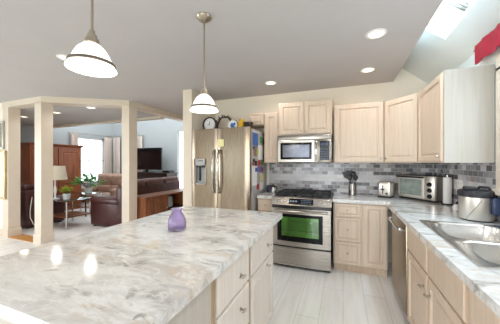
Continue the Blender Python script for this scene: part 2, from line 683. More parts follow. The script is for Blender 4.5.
slab(0.40, SX0, -2.8, YB)
slab(SX1, XR + 0.12, -2.8, YB)
slab(SX0, SX1, -2.8, SY0)
slab(SX0, SX1, SY1, YB)
c.box(0.36, 0.42, -2.8, YB, CZ + 0.1, slope(0.4) + 0.1)
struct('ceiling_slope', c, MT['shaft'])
wn = MB()
for y0, y1 in ((SY0, SY0 + 0.03), (SY1 - 0.03, SY1)):
    wn.loops([[(SX0, y0, slope(SX0) + 0.06), (SX1, y0, slope(SX1) + 0.06), (SX1, y1, slope(SX1) + 0.06), (SX0, y1, slope(SX0) + 0.06)],
              [(SX0, y0, slope(SX0) + 0.13), (SX1, y0, slope(SX1) + 0.13), (SX1, y1, slope(SX1) + 0.13), (SX0, y1, slope(SX0) + 0.13)]])
for x0, x1 in ((SX0, SX0 + 0.02), (SX1 - 0.02, SX1)):
    wn.loops([[(x0, SY0, slope(x0) + 0.06), (x1, SY0, slope(x1) + 0.06), (x1, SY1, slope(x1) + 0.06), (x0, SY1, slope(x0) + 0.06)],
              [(x0, SY0, slope(x0) + 0.13), (x1, SY0, slope(x1) + 0.13), (x1, SY1, slope(x1) + 0.13), (x0, SY1, slope(x0) + 0.13)]])
wroot = struct('window_1', wn, MT['white'])
pn = MB()
pn.loops([[(SX0, SY0, slope(SX0) + 0.10), (SX1, SY0, slope(SX1) + 0.10), (SX1, SY1, slope(SX1) + 0.10), (SX0, SY1, slope(SX0) + 0.10)],
          [(SX0, SY0, slope(SX0) + 0.106), (SX1, SY0, slope(SX1) + 0.106), (SX1, SY1, slope(SX1) + 0.106), (SX0, SY1, slope(SX0) + 0.106)]])
pn.build('pane', MT['pane'], wroot, False)
la = MB()
for y0, y1 in ((2.345, 2.36), (2.385, 2.39), (2.40, 2.405)):
    la.loops([[(SX0, y0, slope(SX0) + 0.03), (SX1, y0, slope(SX1) + 0.03), (SX1, y1, slope(SX1) + 0.03), (SX0, y1, slope(SX0) + 0.03)],
              [(SX0, y0, slope(SX0) + 0.06), (SX1, y0, slope(SX1) + 0.06), (SX1, y1, slope(SX1) + 0.06), (SX0, y1, slope(SX0) + 0.06)]])
la.build('crossbar', MT['silver'], wroot, False)
la = MB()
la.box(0.83, 0.89, 2.25, 2.29, slope(0.86) + 0.03, slope(0.86) + 0.07)
la.build('latch', MT['blackm'], wroot, False)

w = MB()
w.box(-2.16, XR + 0.12, YB, YB + 0.12, 0, 3.25)
struct('wall_back', w, MT['wall'])
w = MB()
WY0, WY1, WZ0, WZ1 = 0.75, 2.28, 1.19, 2.08
wall_open(w, 'y', -2.8, YB, XR, XR + 0.12, 0, 2.6, [(WY0, WY1, WZ0, WZ1)])
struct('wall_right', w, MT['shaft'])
w = MB()
w.box(-2.32, -2.16, 3.1, 5.5, 0, CZ)
w.box(-3.6, -2.32, 5.4, 5.5, 0, CZ)
struct('wall_fridge', w, MT['trim'])
w = MB()
w.box(-7.2, -5.93, 2.51, 2.69, 0, CZ)
struct('wall_left', w, MT['wall'])
w = MB()
wall_open(w, 'x', -7.2, XR + 0.12, -2.8, -2.68, 0, 2.6, [(-5.2, -3.2, 0.5, 2.1), (-1.9, 0.3, 0.05, 2.1)])
struct('wall_rear', w, MT['wall'])
w = MB()
wall_open(w, 'y', -2.8, 2.51, -7.32, -7.2, 0, 2.6, [(-1.2, 1.2, 0.5, 2.1)])
struct('wall_dining', w, MT['wall'])
w = MB()
wall_open(w, 'y', 2.6, YL + 0.1, XL - 0.12, XL, 0, 4.3, [(5.16, 6.22, 0.7, 2.22)])
struct('wall_living_left', w, MT['lwall'])
w = MB()
wall_open(w, 'x', XL, -2.0, YL, YL + 0.12, 0, 4.3, [(-7.62, -6.76, 0.7, 2.22), (-5.13, -4.2, 0, 2.42)])
struct('wall_living_back', w, MT['lwall'])
w = MB()
w.box(-5.6, -3.6, 8.0, 8.1, 0, 2.8)
struct('wall_passage', w, MT['wall'])
w = MB()
w.box(XL, -7.2, 2.6, 2.72, 0, CZ)
struct('wall_living_front', w, MT['wall'])

# tiled splashback on both walls
w = MB()
w.box(-1.14, XR - 0.006, YB - 0.006, YB, 0.915, 1.38)
w.box(XR - 0.006, XR, 2.44, YB, 0.915, 1.38)
w.box(XR - 0.006, XR, -0.6, 2.44, 0.915, 1.12)
struct('trim_splashback', w, MT['mosaic'])

# headers over the columns and the far beam
hb = 2.40
w = MB()
w.box(-5.93, -4.75, 2.5, 2.68, hb, CZ)
w.prism([(-4.75, 2.5), (-3.6, 3.25), (-3.78, 3.43), (-4.93, 2.68)], hb, CZ)
w.box(-3.78, -3.6, 3.25, 5.5, hb, CZ)
w.box(XL, -3.78, 4.24, 4.38, 2.365, CZ + 0.1)
struct('trim_header', w, MT['trim'])


def column(name, x0, y0, s=0.18):
    m = MB()
    m.box(x0, x0 + s, y0, y0 + s, 0, hb + 0.01)
    g = 0.014
    m.box(x0 - g, x0 + s + g, y0 - g, y0 + s + g, 0, 0.13)
    rings = []
    for gg, z in ((g, 0.13), (0.006, 0.15), (0, 0.152)):
        rings.append([(x0 - gg, y0 - gg, z), (x0 + s + gg, y0 - gg, z), (x0 + s + gg, y0 + s + gg, z), (x0 - gg, y0 + s + gg, z)])
    m.loops(rings)
    return struct(name, m, MT['trim'])


column('column_1', -5.93, 2.51)
column('column_2', -4.93, 2.50)
column('column_3', -3.78, 3.25)
column('column_4', -3.78, 5.32)

w = MB()
w.box(-7.2, -5.95, 2.497, 2.51, 0, 0.13)
struct('baseboard_left', w, MT['trim'])

# windows
def window(name, axis, a0, a1, t, z0, z1, nu, nv, depth=0.05, rail=True):
    m = MB()

    def bx(u0, u1, w0, w1, p0, p1):
        if axis == 'x':
            m.box(u0, u1, t + p0, t + p1, w0, w1)
        else:
            m.box(t + p0, t + p1, u0, u1, w0, w1)
    s = 0.045
    bx(a0, a0 + s, z0, z1, 0, depth)
    bx(a1 - s, a1, z0, z1, 0, depth)
    bx(a0, a1, z0, z0 + s, 0, depth)
    bx(a0, a1, z1 - s, z1, 0, depth)
    if rail:
        zm = (z0 + z1) / 2
        bx(a0, a1, zm - 0.02, zm + 0.02, 0, depth)
    for i in range(1, nu):
        u = a0 + (a1 - a0) * i / nu
        bx(u - 0.008, u + 0.008, z0, z1, depth * 0.3, depth * 0.7)
    for i in range(1, nv):
        v = z0 + (z1 - z0) * i / nv
        bx(a0, a1, v - 0.008, v + 0.008, depth * 0.3, depth * 0.7)
    r = struct(name, m, MT['white'])
    m = MB()
    if axis == 'x':
        m.box(a0, a1, t + depth * 0.45, t + depth * 0.55, z0, z1)
    else:
        m.box(t + depth * 0.45, t + depth * 0.55, a0, a1, z0, z1)
    m.build('pane', MT['pane'], r, False)
    return r


window('window_2', 'y', 5.16, 6.22, XL - 0.09, 0.7, 2.22, 4, 6)
window('window_3', 'x', -7.62, -6.76, YL + 0.04, 0.7, 2.22, 3, 6)
window('window_4', 'y', WY0, WY1, XR + 0.04, WZ0, WZ1, 2, 1, rail=False)
window('window_5', 'x', -5.2, -3.2, -2.78, 0.5, 2.1, 3, 1, rail=False)
window('window_6', 'y', -1.2, 1.2, -7.3, 0.5, 2.1, 3, 1, rail=False)
window('door_1', 'x', -1.9, 0.3, -2.78, 0.05, 2.1, 2, 1, rail=False)
w = MB()
w.box(XR - 0.018, XR, WY1, WY1 + 0.14, WZ0 - 0.05, WZ1 + 0.02)
w.box(XR - 0.018, XR, WY0 - 0.14, WY0, WZ0 - 0.05, WZ1 + 0.02)
w.box(XR - 0.018, XR, WY0 - 0.14, WY1 + 0.14, WZ1, WZ1 + 0.12)
w.box(XR - 0.05, XR, WY0 - 0.16, WY1 + 0.15, WZ0 - 0.06, WZ0 - 0.02)
struct('trim_window', w, MT['trim'])

lw = MB()
lw.box(-20, 12, -24, -2.85, -0.3, -0.2)
struct('ground_lawn', lw, mat('lawn', (110, 140, 70), 0.9, var=0.3))


# ------------------------------------------------------------------ cabinets
DOOR = [(0, -0.016), (0.004, -0.02), (0.050, -0.02), (0.056, -0.006), (0.066, -0.006), (0.080, -0.014)]
SLAB = [(0, -0.014), (0.006, -0.02)]
DRAWER = [(0, -0.016), (0.004, -0.02), (0.026, -0.02), (0.031, -0.008), (0.038, -0.008), (0.046, -0.016)]


def t_knob(parent, x, z, y=-0.02):
    m = MB()
    m.cyl((x, y, z), (x, y - 0.004, z), 0.011, 0.011, 12)
    m.cyl((x, y - 0.003, z), (x, y - 0.024, z), 0.0055, 0.0045, 10)
    m.tube([(x - 0.022, y - 0.022, z - 0.004), (x - 0.012, y - 0.026, z), (x, y - 0.028, z + 0.001), (x + 0.012, y - 0.026, z), (x + 0.022, y - 0.022, z - 0.004)],
           [0.004, 0.006, 0.0075, 0.006, 0.004], 10)
    return m.build('knob', MT['nickel'], parent)


def r_knob(parent, x, z, y=-0.02):
    m = MB()
    m.cyl((x, y, z), (x, y - 0.014, z), 0.005, 0.006, 10)
    m.cyl((x, y - 0.012, z), (x, y - 0.022, z), 0.013, 0.010, 14)
    return m.build('knob', MT['nickel'], parent)


def cabinet(label, cat, x, y, z, rz, w, d, h, fronts, toe=False, m='maple', group=None, knob=r_knob, name='cabinet', top=True):
    r = thing(name, label, cat, (x, y, z), rz, group)
    b = MB()
    zb = 0.1 if toe else 0.0
    b.box(0, w, 0, d, zb, h)
    b.build('carcass', MT[m], r, False)
    if toe:
        k = MB()
        k.box(0, w, 0.06, d, 0, 0.1)
        k.build('toe_kick', MT['kick'], r, False)
    for kind, x0, x1, z0, z1, kx, kz in fronts:
        q = MB()
        prof = {'door': DOOR, 'drawer': DRAWER, 'slab': SLAB, 'front': SLAB}[kind]
        q.nested(x0, x1, z0, z1, prof, -0.001)
        part = q.build('door' if kind == 'door' else 'drawer_front', MT[m], r, False)
        if kx is not None:
            knob(part, kx, kz)
    return r


UG = 'wall cupboards'
# wall cupboards, back wall: fronts at y = 3.50
FY = 3.52
cabinet('small pale maple wall cupboard squeezed beside and above the refrigerator', 'cabinet', -1.40, FY, 1.955, 0, 0.262, YB - FY, 0.20,
        [('drawer', 0.012, 0.25, 0.012, 0.188, None, None)])
cabinet('tall narrow pale maple wall cupboard between the refrigerator and the microwave', 'cabinet', -1.13, FY, 1.372, 0, 0.222, YB - FY - 0.007, 0.76,
        [('door', 0.012, 0.21, 0.012, 0.748, 0.175, 0.06)])
cabinet('two-door pale maple cupboard fixed above the microwave', 'cabinet', -0.905, FY, 1.775, 0, 0.765, YB - FY, 0.49,
        [('door', 0.02, 0.378, 0.012, 0.47, 0.345, 0.055), ('door', 0.387, 0.745, 0.012, 0.47, 0.42, 0.055)])
cabinet('wide single-door pale maple wall cupboard over the utensil crock', 'cabinet', -0.118, FY, 1.372, 0, 0.614, YB - FY - 0.007, 0.795,
        [('door', 0.012, 0.602, 0.012, 0.783, 0.57, 0.055)])
# diagonal corner cupboard
r = thing('corner_cabinet', 'pale maple corner wall cupboard set diagonally above the toaster oven', 'cabinet', (0.5, FY, 1.372), 0)
b = MB()
X1, Y1 = 0.79, 3.16
b.prism([(0, 0), (X1 - 0.5, Y1 - FY), (XR - 0.502, Y1 - FY), (XR - 0.502, YB - FY - 0.007), (0, YB - FY - 0.007)], 0, 0.785)
b.build('carcass', MT['maple'], r, False)
L_ = math.hypot(X1 - 0.5, Y1 - FY)
ang = math.atan2(Y1 - FY, X1 - 0.5)
q = MB()
q.nested(0.014, L_ - 0.014, 0.012, 0.773, DOOR, -0.001)
dd = q.build('door', MT['maple'], r, False)
dd.rotation_euler = (0, 0, ang)
r_knob(dd, 0.045, 0.055)
# right wall cupboard
rr = cabinet('pale maple wall cupboard with a bare end panel nearest the sink window', 'cabinet', 0.79, 3.155, 1.372, -90, 0.69, XR - 0.79 - 0.007, 0.775,
             [('door', 0.014, 0.676, 0.012, 0.763, 0.64, 0.055)], m='maple')
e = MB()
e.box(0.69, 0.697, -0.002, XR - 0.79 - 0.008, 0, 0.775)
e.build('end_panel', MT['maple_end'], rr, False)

# base cabinets, back wall
BY = 3.235
cabinet('narrow pale maple base cabinet between the refrigerator and the range', 'cabinet', -1.135, BY, 0, 0, 0.235, YB - BY, 0.874,
        [('slab', 0.012, 0.225, 0.70, 0.86, 0.118, 0.78), ('door', 0.012, 0.225, 0.11, 0.688, 0.19, 0.63)], toe=True)
cabinet('pale maple base cabinet with a stack of three drawers right of the range', 'cabinet', -0.112, BY, 0, 0, 0.326, YB - BY, 0.874,
        [('drawer', 0.014, 0.314, 0.70, 0.862, 0.164, 0.782), ('drawer', 0.014, 0.314, 0.395, 0.688, 0.164, 0.54), ('drawer', 0.014, 0.314, 0.108, 0.383, 0.164, 0.25)], toe=True)
cabinet('pale maple base cabinet with one tall door in the corner by the dishwasher', 'cabinet', 0.214, BY, 0, 0, 0.28, YB - BY, 0.874,
        [('door', 0.012, 0.268, 0.108, 0.862, None, None)], toe=True)
# base cabinets, right run (fronts at x = 0.485)
BX = 0.505
sb = cabinet('pale maple sink base cabinet with two doors under false drawer fronts', 'cabinet', BX, 2.30, 0, -90, 1.02, XR - BX - 0.01, 0.70,
             [('door', 0.03, 0.498, 0.11, 0.668, 0.452, 0.575), ('door', 0.522, 1.00, 0.11, 0.668, 0.575, 0.575)], toe=True, knob=t_knob)
b = MB()
b.box(0, 1.02, 0, 0.018, 0.70, 0.874)
b.build('face_frame', MT['maple'], sb, False)
for x0, x1 in ((0.03, 0.498), (0.522, 1.00)):
    q = MB()
    q.nested(x0, x1, 0.68, 0.862, SLAB, -0.001)
    q.build('false_front', MT['maple'], sb, False)
cabinet('pale maple base cabinet beyond the sink cabinet, at the near end of the right counter', 'cabinet', BX, 1.278, 0, -90, 0.75, XR - BX - 0.01, 0.874,
        [('slab', 0.02, 0.73, 0.69, 0.862, 0.375, 0.78), ('door', 0.02, 0.37, 0.11, 0.675, 0.33, 0.58), ('door', 0.38, 0.73, 0.11, 0.675, 0.42, 0.58)], toe=True, knob=t_knob)

# dishwasher
r = thing('dishwasher', 'stainless dishwasher at the far end of the right counter, beside the corner', 'dishwasher', (BX, 2.915, 0), -90)
b = MB()
b.box(0.005, 0.60, 0.02, 0.58, 0.1, 0.872)
b.build('tub', MT['blackm'], r, False)
b = MB()
b.box(0.004, 0.601, -0.022, 0.02, 0.11, 0.872, 0.006)
dr = b.build('door', MT['dsteel'], r)
b = MB()
b.tube([(0.05, -0.02, 0.80), (0.05, -0.06, 0.80), (0.09, -0.066, 0.80), (0.51, -0.066, 0.80), (0.55, -0.06, 0.80), (0.55, -0.02, 0.80)], 0.011, 10)
b.build('handle', MT['chrome'], dr)
b = MB()
b.box(0.02, 0.585, -0.0225, -0.02, 0.845, 0.868)
b.build('control_strip', MT['black'], dr, False)
b = MB()
b.box(0.01, 0.595, 0.03, 0.5, 0.0, 0.1)
b.build('toe_kick', MT['blackm'], r, False)

# worktops
m = MB()
HX0, HX1, HY0, HY1 = 0.585, 1.04, 1.345, 2.235
xs = [-0.125, 0.465, HX0, HX1, XR - 0.006]
ys = [-0.6, HY0, HY1, 3.20, YB - 0.006]


def solid(i, j):
    if i == 0:
        return j == 3
    if i == 2 and j == 1:
        return False
    return True


cells(m, xs, ys, solid, 0.875, 0.915, 0.012)
tag(m.build('worktop', MT['marble'], None), 'L-shaped pale stone worktop along the back wall and under the sink window', 'worktop')
m = MB()
cells(m, [-1.137, -0.902], [3.20, YB - 0.006], lambda i, j: True, 0.875, 0.915, 0.012)
tag(m.build('worktop', MT['marble'], None), 'short pale stone worktop between the refrigerator and the range', 'worktop')

# sink
def rrect(x0, x1, y0, y1, r, z, n=6):
    pts = []
    for cx, cy, a in ((x1 - r, y1 - r, 0), (x0 + r, y1 - r, 90), (x0 + r, y0 + r, 180), (x1 - r, y0 + r, 270)):
        for k in range(n + 1):
            t = radians(a + 90 * k / n)
            pts.append((cx + r * cos(t), cy + r * sin(t), z))
    return pts


sr = thing('sink', 'double-bowl stainless sink set into the right worktop', 'sink', (0, 0, 0.9158))
m = MB()
YM = 1.76
zt = 0.006
bowls = []
for (oy0, oy1, iy0, iy1, ix0, ix1) in ((YM, 2.255, YM + 0.022, 2.205, 0.625, 1.0), (1.325, YM, 1.375, YM - 0.022, 0.625, 1.0)):
    rim = [rrect(0.556, 1.062, oy0, oy1, 0.012, 0.0), rrect(0.556, 1.062, oy0, oy1, 0.012, zt), rrect(ix0 - 0.012, ix1 + 0.012, iy0 - 0.008, iy1 + 0.008, 0.075, zt + 0.001), rrect(ix0, ix1, iy0, iy1, 0.07, zt - 0.006)]
    m.loops(rim, False, False)
    q = MB()
    q.loops([rrect(ix0, ix1, iy0, iy1, 0.07, zt - 0.006), rrect(ix0 + 0.012, ix1 - 0.012, iy0 + 0.012, iy1 - 0.012, 0.07, -0.12),
             rrect(ix0 + 0.03, ix1 - 0.03, iy0 + 0.03, iy1 - 0.03, 0.06, -0.15), rrect(ix0 + 0.12, ix1 - 0.12, iy0 + 0.12, iy1 - 0.12, 0.03, -0.158)], False, True)
    bowls.append(q)
m.build('rim', MT['ssteel'], sr)
for q, cy in zip(bowls, (1.99, 1.56)):
    o = q.build('bowl', MT['ssteel'], sr)
    d = MB()
    d.lathe([(0.045, -0.1575), (0.045, -0.152), (0.032, -0.153), (0.028, -0.156)], (0.812, cy, 0), 20)
    d.build('drain', MT['chrome'], o)

# ------------------------------------------------------------------ range
RX, RW = -0.895, 0.76
r = thing('range', 'stainless slide-in gas range with black grates and an oven window tinted like a green reflection', 'range', (RX, 3.125, 0))
b = MB()
b.box(0.01, 0.075, 0.03, 0.69, 0.05, 0.85)
b.box(RW - 0.075, RW - 0.01, 0.03, 0.69, 0.05, 0.85)
b.box(0.075, RW - 0.075, 0.62, 0.69, 0.05, 0.85)
b.box(0.075, RW - 0.075, 0.03, 0.62, 0.05, 0.30)
b.box(0.075, RW - 0.075, 0.03, 0.62, 0.76, 0.85)
b.build('body', MT['blackm'], r, False)
b = MB()
b.box(0.0755, RW - 0.0755, 0.60, 0.619, 0.301, 0.759)
b.box(0.0755, 0.085, 0.035, 0.60, 0.301, 0.759)
b.box(RW - 0.085, RW - 0.0755, 0.035, 0.60, 0.301, 0.759)
b.box(0.085, RW - 0.085, 0.035, 0.60, 0.301, 0.31)
cav = b.build('oven_cavity', MT['enamel'], r, False)
b = MB()
for k in range(14):
    x = 0.10 + k * (RW - 0.2) / 13
    b.tube([(x, 0.06, 0.47), (x, 0.58, 0.47)], 0.003, 6)
b.tube([(0.09, 0.06, 0.47), (RW - 0.09, 0.06, 0.47)], 0.004, 6)
b.tube([(0.09, 0.58, 0.47), (RW - 0.09, 0.58, 0.47)], 0.004, 6)
b.build('oven_rack', MT['chrome'], cav)
# oven door with a window opening, gently bowed front made of a frame
d = MB()
z0, z1 = 0.29, 0.775
wx0, wx1, wz0, wz1 = 0.11, 0.63, 0.40, 0.68


def bow(x):
    return -0.014 * (1 - ((x - RW / 2) / (RW / 2)) ** 2)


def bowed(mb, x0, x1, z0, z1, yb, y0, n=14, pad=0.0):
    f_, b_ = [], []
    for k in range(n + 1):
        x = x0 + (x1 - x0) * k / n
        f_.append((x, y0 + bow(x)))
        b_.append((x, yb))
    mb.prism(f_ + list(reversed(b_)), z0, z1)


bowed(d, 0.006, wx0, z0, z1, 0.025, -0.01, 4)
bowed(d, wx1, RW - 0.006, z0, z1, 0.025, -0.01, 4)
bowed(d, wx0, wx1, z0, wz0, 0.025, -0.01, 10)
bowed(d, wx0, wx1, wz1, z1, 0.025, -0.01, 10)
od = d.build('door', MT['steelh'], r, True, 20)
d = MB()
fr = 0.035
for a in ((wx0 - 0.03, wx0 + 0.02, wz0 - 0.05, wz1 + 0.025), (wx1 - 0.02, wx1 + 0.03, wz0 - 0.05, wz1 + 0.025), (wx0 + 0.02, wx1 - 0.02, wz0 - 0.05, wz0 + 0.012), (wx0 + 0.02, wx1 - 0.02, wz1 - 0.012, wz1 + 0.025)):
    bowed(d, a[0], a[1], a[2], a[3], 0.0, -0.013, 8)
d.build('window_frame', MT['dglass'], od, True, 20)
d = MB()
bowed(d, wx0 + 0.021, wx1 - 0.021, wz0 + 0.013, wz1 - 0.013, 0.002, -0.004, 10)
d.build('window_pane', MT['ovenglass'], od, True, 20)
d = MB()
hz = 0.748
pts = [(0.05, -0.015, hz), (0.05, -0.05, hz)] + [(0.07 + (RW - 0.14) * k / 10, -0.058 + bow(0.07 + (RW - 0.14) * k / 10) * 1.2, hz) for k in range(11)] + [(RW - 0.05, -0.05, hz), (RW - 0.05, -0.015, hz)]
d.tube(pts, 0.012, 10)
d.build('handle', MT['steelh'], od)
d = MB()
bowed(d, 0.006, RW - 0.006, 0.035, 0.268, 0.03, -0.012, 14)
d.build('storage_drawer', MT['steelh'], r, True, 20)
d = MB()
d.box(0.02, RW - 0.02, 0.03, 0.6, 0.0, 0.05)
d.build('base_trim', MT['black'], r, False)
d = MB()
bowed(d, 0.012, RW - 0.012, 0.02, 0.034, 0.03, -0.006, 14)
d.build('base_strip', MT['black'], r, False)
d = MB()
bowed(d, 0.012, RW - 0.012, 0.27, 0.288, 0.03, -0.004, 14)
d.build('drawer_gap', MT['black'], r, False)
d = MB()
bowed(d, 0.004, RW - 0.004, 0.777, 0.8215, 0.03, -0.014, 14)
d.build('panel_gap_strip', MT['black'], r, False)  # black strip stands in for the dark gap below the control panel
# control panel, sloping
cp = MB()
n = 14
ringsA = []
lo, hi, bk = [], [], []
for k in range(n + 1):
    x = -0.004 + (RW + 0.008) * k / n
    ringsA.append([(x, -0.03 + bow(x), 0.822), (x, 0.006 + bow(x) * 0.8, 0.918), (x, 0.05, 0.925), (x, 0.05, 0.822)])
cp.loops(ringsA)
cpo = cp.build('control_panel', MT['steelh'], r, True, 20)


def cpy(z, x):
    t = (z - 0.822) / 0.096
    return (-0.03 + bow(x)) * (1 - t) + (0.006 + bow(x) * 0.8) * t


d = MB()
rg = []
for k in range(9):
    x = 0.235 + 0.31 * k / 8
    rg.append([(x, cpy(0.835, x) - 0.003, 0.835), (x, cpy(0.908, x) - 0.003, 0.908), (x, cpy(0.908, x) + 0.002, 0.908), (x, cpy(0.835, x) + 0.002, 0.835)])
d.loops(rg)
dp = d.build('display', MT['dglass'], cpo, True, 20)
d = MB()
for i in range(7):
    for j in range(3):
        x = 0.40 + i * 0.019
        z = 0.85 + j * 0.02
        y = cpy(z, x) - 0.0035
        d.box(x - 0.005, x + 0.005, y - 0.0005, y + 0.002, z - 0.003, z + 0.003)
for i in range(3):
    x = 0.26 + i * 0.035
    y = cpy(0.87, x) - 0.0035
    d.box(x - 0.011, x + 0.011, y - 0.0005, y + 0.002, 0.862, 0.884)
d.build('key_pattern', mat('display_print', (150, 170, 190), 0.5), dp, False)
for x in (0.07, 0.155, 0.625, 0.705):
    k = MB()
    z = 0.868
    y = cpy(z, x)
    nv = Vector((0, -0.936, 0.351))
    p = Vector((x, y, z))
    k.cyl(p, p + nv * 0.008, 0.024, 0.023, 18)
    k.cyl(p + nv * 0.008, p + nv * 0.028, 0.019, 0.016, 18)
    k.build('knob', MT['chrome'], cpo)
# cooktop
b = MB()
b.box(-0.004, RW + 0.004, 0.05, 0.69, 0.85, 0.922, 0.006)
b.build('cooktop', MT['black'], r)
burn = [(0.16, 0.2), (0.16, 0.5), (0.38, 0.35), (0.60, 0.2), (0.60, 0.5)]
for i, (x, y) in enumerate(burn):
    b = MB()
    b.lathe([(0.05, 0.922), (0.048, 0.934), (0.036, 0.936), (0.036, 0.944), (0.0, 0.946)], (x, y, 0), 18)
    b.build('burner', MT['iron'], r)
for x0, x1 in ((0.03, 0.265), (0.27, 0.49), (0.495, 0.73)):
    b = MB()
    zz = 0.955
    y0, y1 = 0.07, 0.63
    g = 0.007
    for x in (x0 + g, x1 - g):
        b.box(x - g, x + g, y0, y1, zz - 0.008, zz + 0.008, 0.003)
    for y in (y0 + g, (y0 + y1) / 2, y1 - g):
        b.box(x0, x1, y - g, y + g, zz - 0.008, zz + 0.008, 0.003)
    xm = (x0 + x1) / 2
    b.box(xm - g, xm + g, y0, y1, zz - 0.006, zz + 0.010, 0.003)
    for y in (0.2, 0.5):
        b.box(x0, x1, y - g, y + g, zz - 0.006, zz + 0.010, 0.003)
    for x in (x0 + g, x1 - g):
        for y in (y0 + g, y1 - g):
            b.box(x - g, x + g, y - g, y + g, 0.922, zz)
    b.build('grate', MT['iron'], r)
ol = bpy.data.lights.new('added_oven_glow', 'POINT')  # unseen lamp added to make the oven window glow
ol.energy = 3.6
ol.color = (1.0, 1.0, 0.8)
ol.shadow_soft_size = 0.02
oo = bpy.data.objects.new('added_oven_glow', ol)
COL.objects.link(oo)
oo.location = (RX + 0.55, 3.55, 0.70)

# ------------------------------------------------------------------ microwave
r = thing('microwave', 'stainless over-the-range microwave under the two-door cupboard', 'microwave', (-0.90, 3.43, 1.365))
MW, MH = 0.755, 0.405
b = MB()
b.box(0, MW, 0.02, YB - 3.43 - 0.008, 0.012, MH, 0.004)
b.build('case', MT['steelh'], r)
b = MB()
b.box(0.01, MW - 0.01, 0.025, 0.38, 0, 0.013)
b.build('underside', MT['black'], r, False)
b = MB()
b.nested(0.004, 0.535, 0.018, MH - 0.075, [(0, -0.008), (0.006, -0.012), (0.045, -0.012), (0.047, -0.010)], 0.02)
dr = b.build('door', MT['steelh'], r, False)
b = MB()
b.nested(0.05, 0.495, 0.055, MH - 0.11, [(0, -0.013), (0.03, -0.013), (0.033, -0.011)], 0.0)
wf = b.build('window_frame', MT['dglass'], dr, False)
b = MB()
b.box(0.083, 0.462, -0.013, -0.0105, 0.088, MH - 0.143)
b.build('window_pane', MT['mwglass'], wf, False)
b = MB()
b.tube([(0.555, 0.0, 0.05), (0.555, -0.035, 0.055), (0.555, -0.045, 0.09), (0.555, -0.048, 0.18), (0.555, -0.045, 0.27), (0.555, -0.035, 0.305), (0.555, 0.0, 0.31)], 0.013, 10)
b.build('handle', MT['chrome'], dr)
b = MB()
b.box(0.578, MW - 0.004, -0.01, 0.02, 0.018, MH - 0.075, 0.003)
cpn = b.build('control_panel', MT['steelh'], r)
b = MB()
b.box(0.60, MW - 0.03, -0.0125, -0.009, 0.045, MH - 0.10)
kp = b.build('keypad', MT['dglass'], cpn, False)
b = MB()
for i in range(3):
    for j in range(5):
        b.box(0.612 + i * 0.038, 0.638 + i * 0.038, -0.0133, -0.012, 0.055 + j * 0.033, 0.070 + j * 0.033)
b.box(0.612, 0.715, -0.0133, -0.012, 0.245, 0.285)
b.build('key_pattern', mat('keypad_print', (70, 80, 104), 0.5), kp, False)
b = MB()
b.box(0.004, MW - 0.004, -0.006, 0.02, MH - 0.07, MH - 0.004, 0.004)
b.build('top_grille', MT['steelh'], r)

# ------------------------------------------------------------------ refrigerator
FX, FW, FH, FF = -2.095, 0.925, 1.86, 3.0
r = thing('refrigerator', 'tall side-by-side stainless refrigerator with an ice dispenser', 'refrigerator', (FX, FF, 0))
b = MB()
b.box(0.006, FW - 0.006, 0.075, 0.78, 0.03, FH - 0.01, 0.006)
b.build('body', mat('grey_fridge_side', (176, 174, 172), 0.45, var=0.03), r)
b = MB()
b.box(0.02, FW - 0.02, 0.06, 0.7, 0, 0.09)
b.build('toe_grille', MT['blackm'], r, False)
SP = 0.435


def bulged(mb, x0, x1, z0, z1, y, t, bulge=0.012, n=10):
    pts = []
    for k in range(n + 1):
        u = k / n
        e = (1 - (2 * u - 1) ** 2)
        e = e ** 0.6 if e > 0 else 0
        pts.append((x0 + (x1 - x0) * u, y + 0.014 - 0.014 * min(1, e * 2) - bulge * e * 0.5))
    mb.prism(pts + [(x1, y + t), (x0, y + t)], z0, z1)


# left door has the dispenser recess: built round the opening
b = MB()
ox0, ox1, oz0, oz1 = 0.065, 0.255, 1.06, 1.43
bulged(b, 0.0, SP - 0.004, 0.09, oz0, 0.0, 0.07)
bulged(b, 0.0, SP - 0.004, oz1, FH, 0.0, 0.07)
prof = []
n = 10


def fy(x):
    u = x / (SP - 0.004)
    e = max(0, 1 - (2 * u - 1) ** 2) ** 0.6
    return 0.014 - 0.014 * min(1, e * 2) - 0.006 * e


for a0, a1 in ((0.0, ox0), (ox1, SP - 0.004)):
    pts = [(a0 + (a1 - a0) * k / 6, fy(a0 + (a1 - a0) * k / 6)) for k in range(7)]
    b.prism(pts + [(a1, 0.07), (a0, 0.07)], oz0, oz1)
ld = b.build('door', MT['fsteel'], r, True, 25)
b = MB()
b.box(ox0, ox1, 0.05, 0.068, oz0, oz1)
b.box(ox0, ox0 + 0.012, -0.012, 0.05, oz0, oz1)
b.box(ox1 - 0.012, ox1, -0.012, 0.05, oz0, oz1)
b.box(ox0, ox1, -0.012, 0.05, oz0, oz0 + 0.015)
b.box(ox0, ox1, -0.012, 0.05, oz1 - 0.095, oz1)
ds = b.build('dispenser', MT['dispenser'], ld, False)
b = MB()
b.box(ox0 + 0.06, ox1 - 0.05, -0.0135, -0.011, oz1 - 0.035, oz1 - 0.022)
b.box(ox0 + 0.02, ox1 - 0.02, -0.006, 0.045, oz1 - 0.125, oz1 - 0.094, 0.006)
b.box(ox0 + 0.05, ox0 + 0.075, 0.02, 0.045, oz0 + 0.05, oz1 - 0.1, 0.004)
b.build('paddle', MT['blackm'], ld, False)
b = MB()
bulged(b, SP + 0.004, FW, 0.09, FH, 0.0, 0.07)
rd = b.build('door', MT['fsteel'], r, True, 25)
for p, x in ((ld, SP - 0.035), (rd, SP + 0.045)):
    b = MB()
    zs = [0.62, 0.66, 0.8, 1.0, 1.2, 1.42, 1.50, 1.54]
    ys_ = [0.0, -0.045, -0.066, -0.075, -0.075, -0.066, -0.045, 0.0]
    zs = [0.945 + (z - 0.62) * 0.66 for z in zs]
    b.tube([(x, y, z) for y, z in zip(ys_, zs)], [0.012, 0.014, 0.016, 0.017, 0.017, 0.016, 0.014, 0.012], 10)
    b.build('handle', MT['chrome'], p)

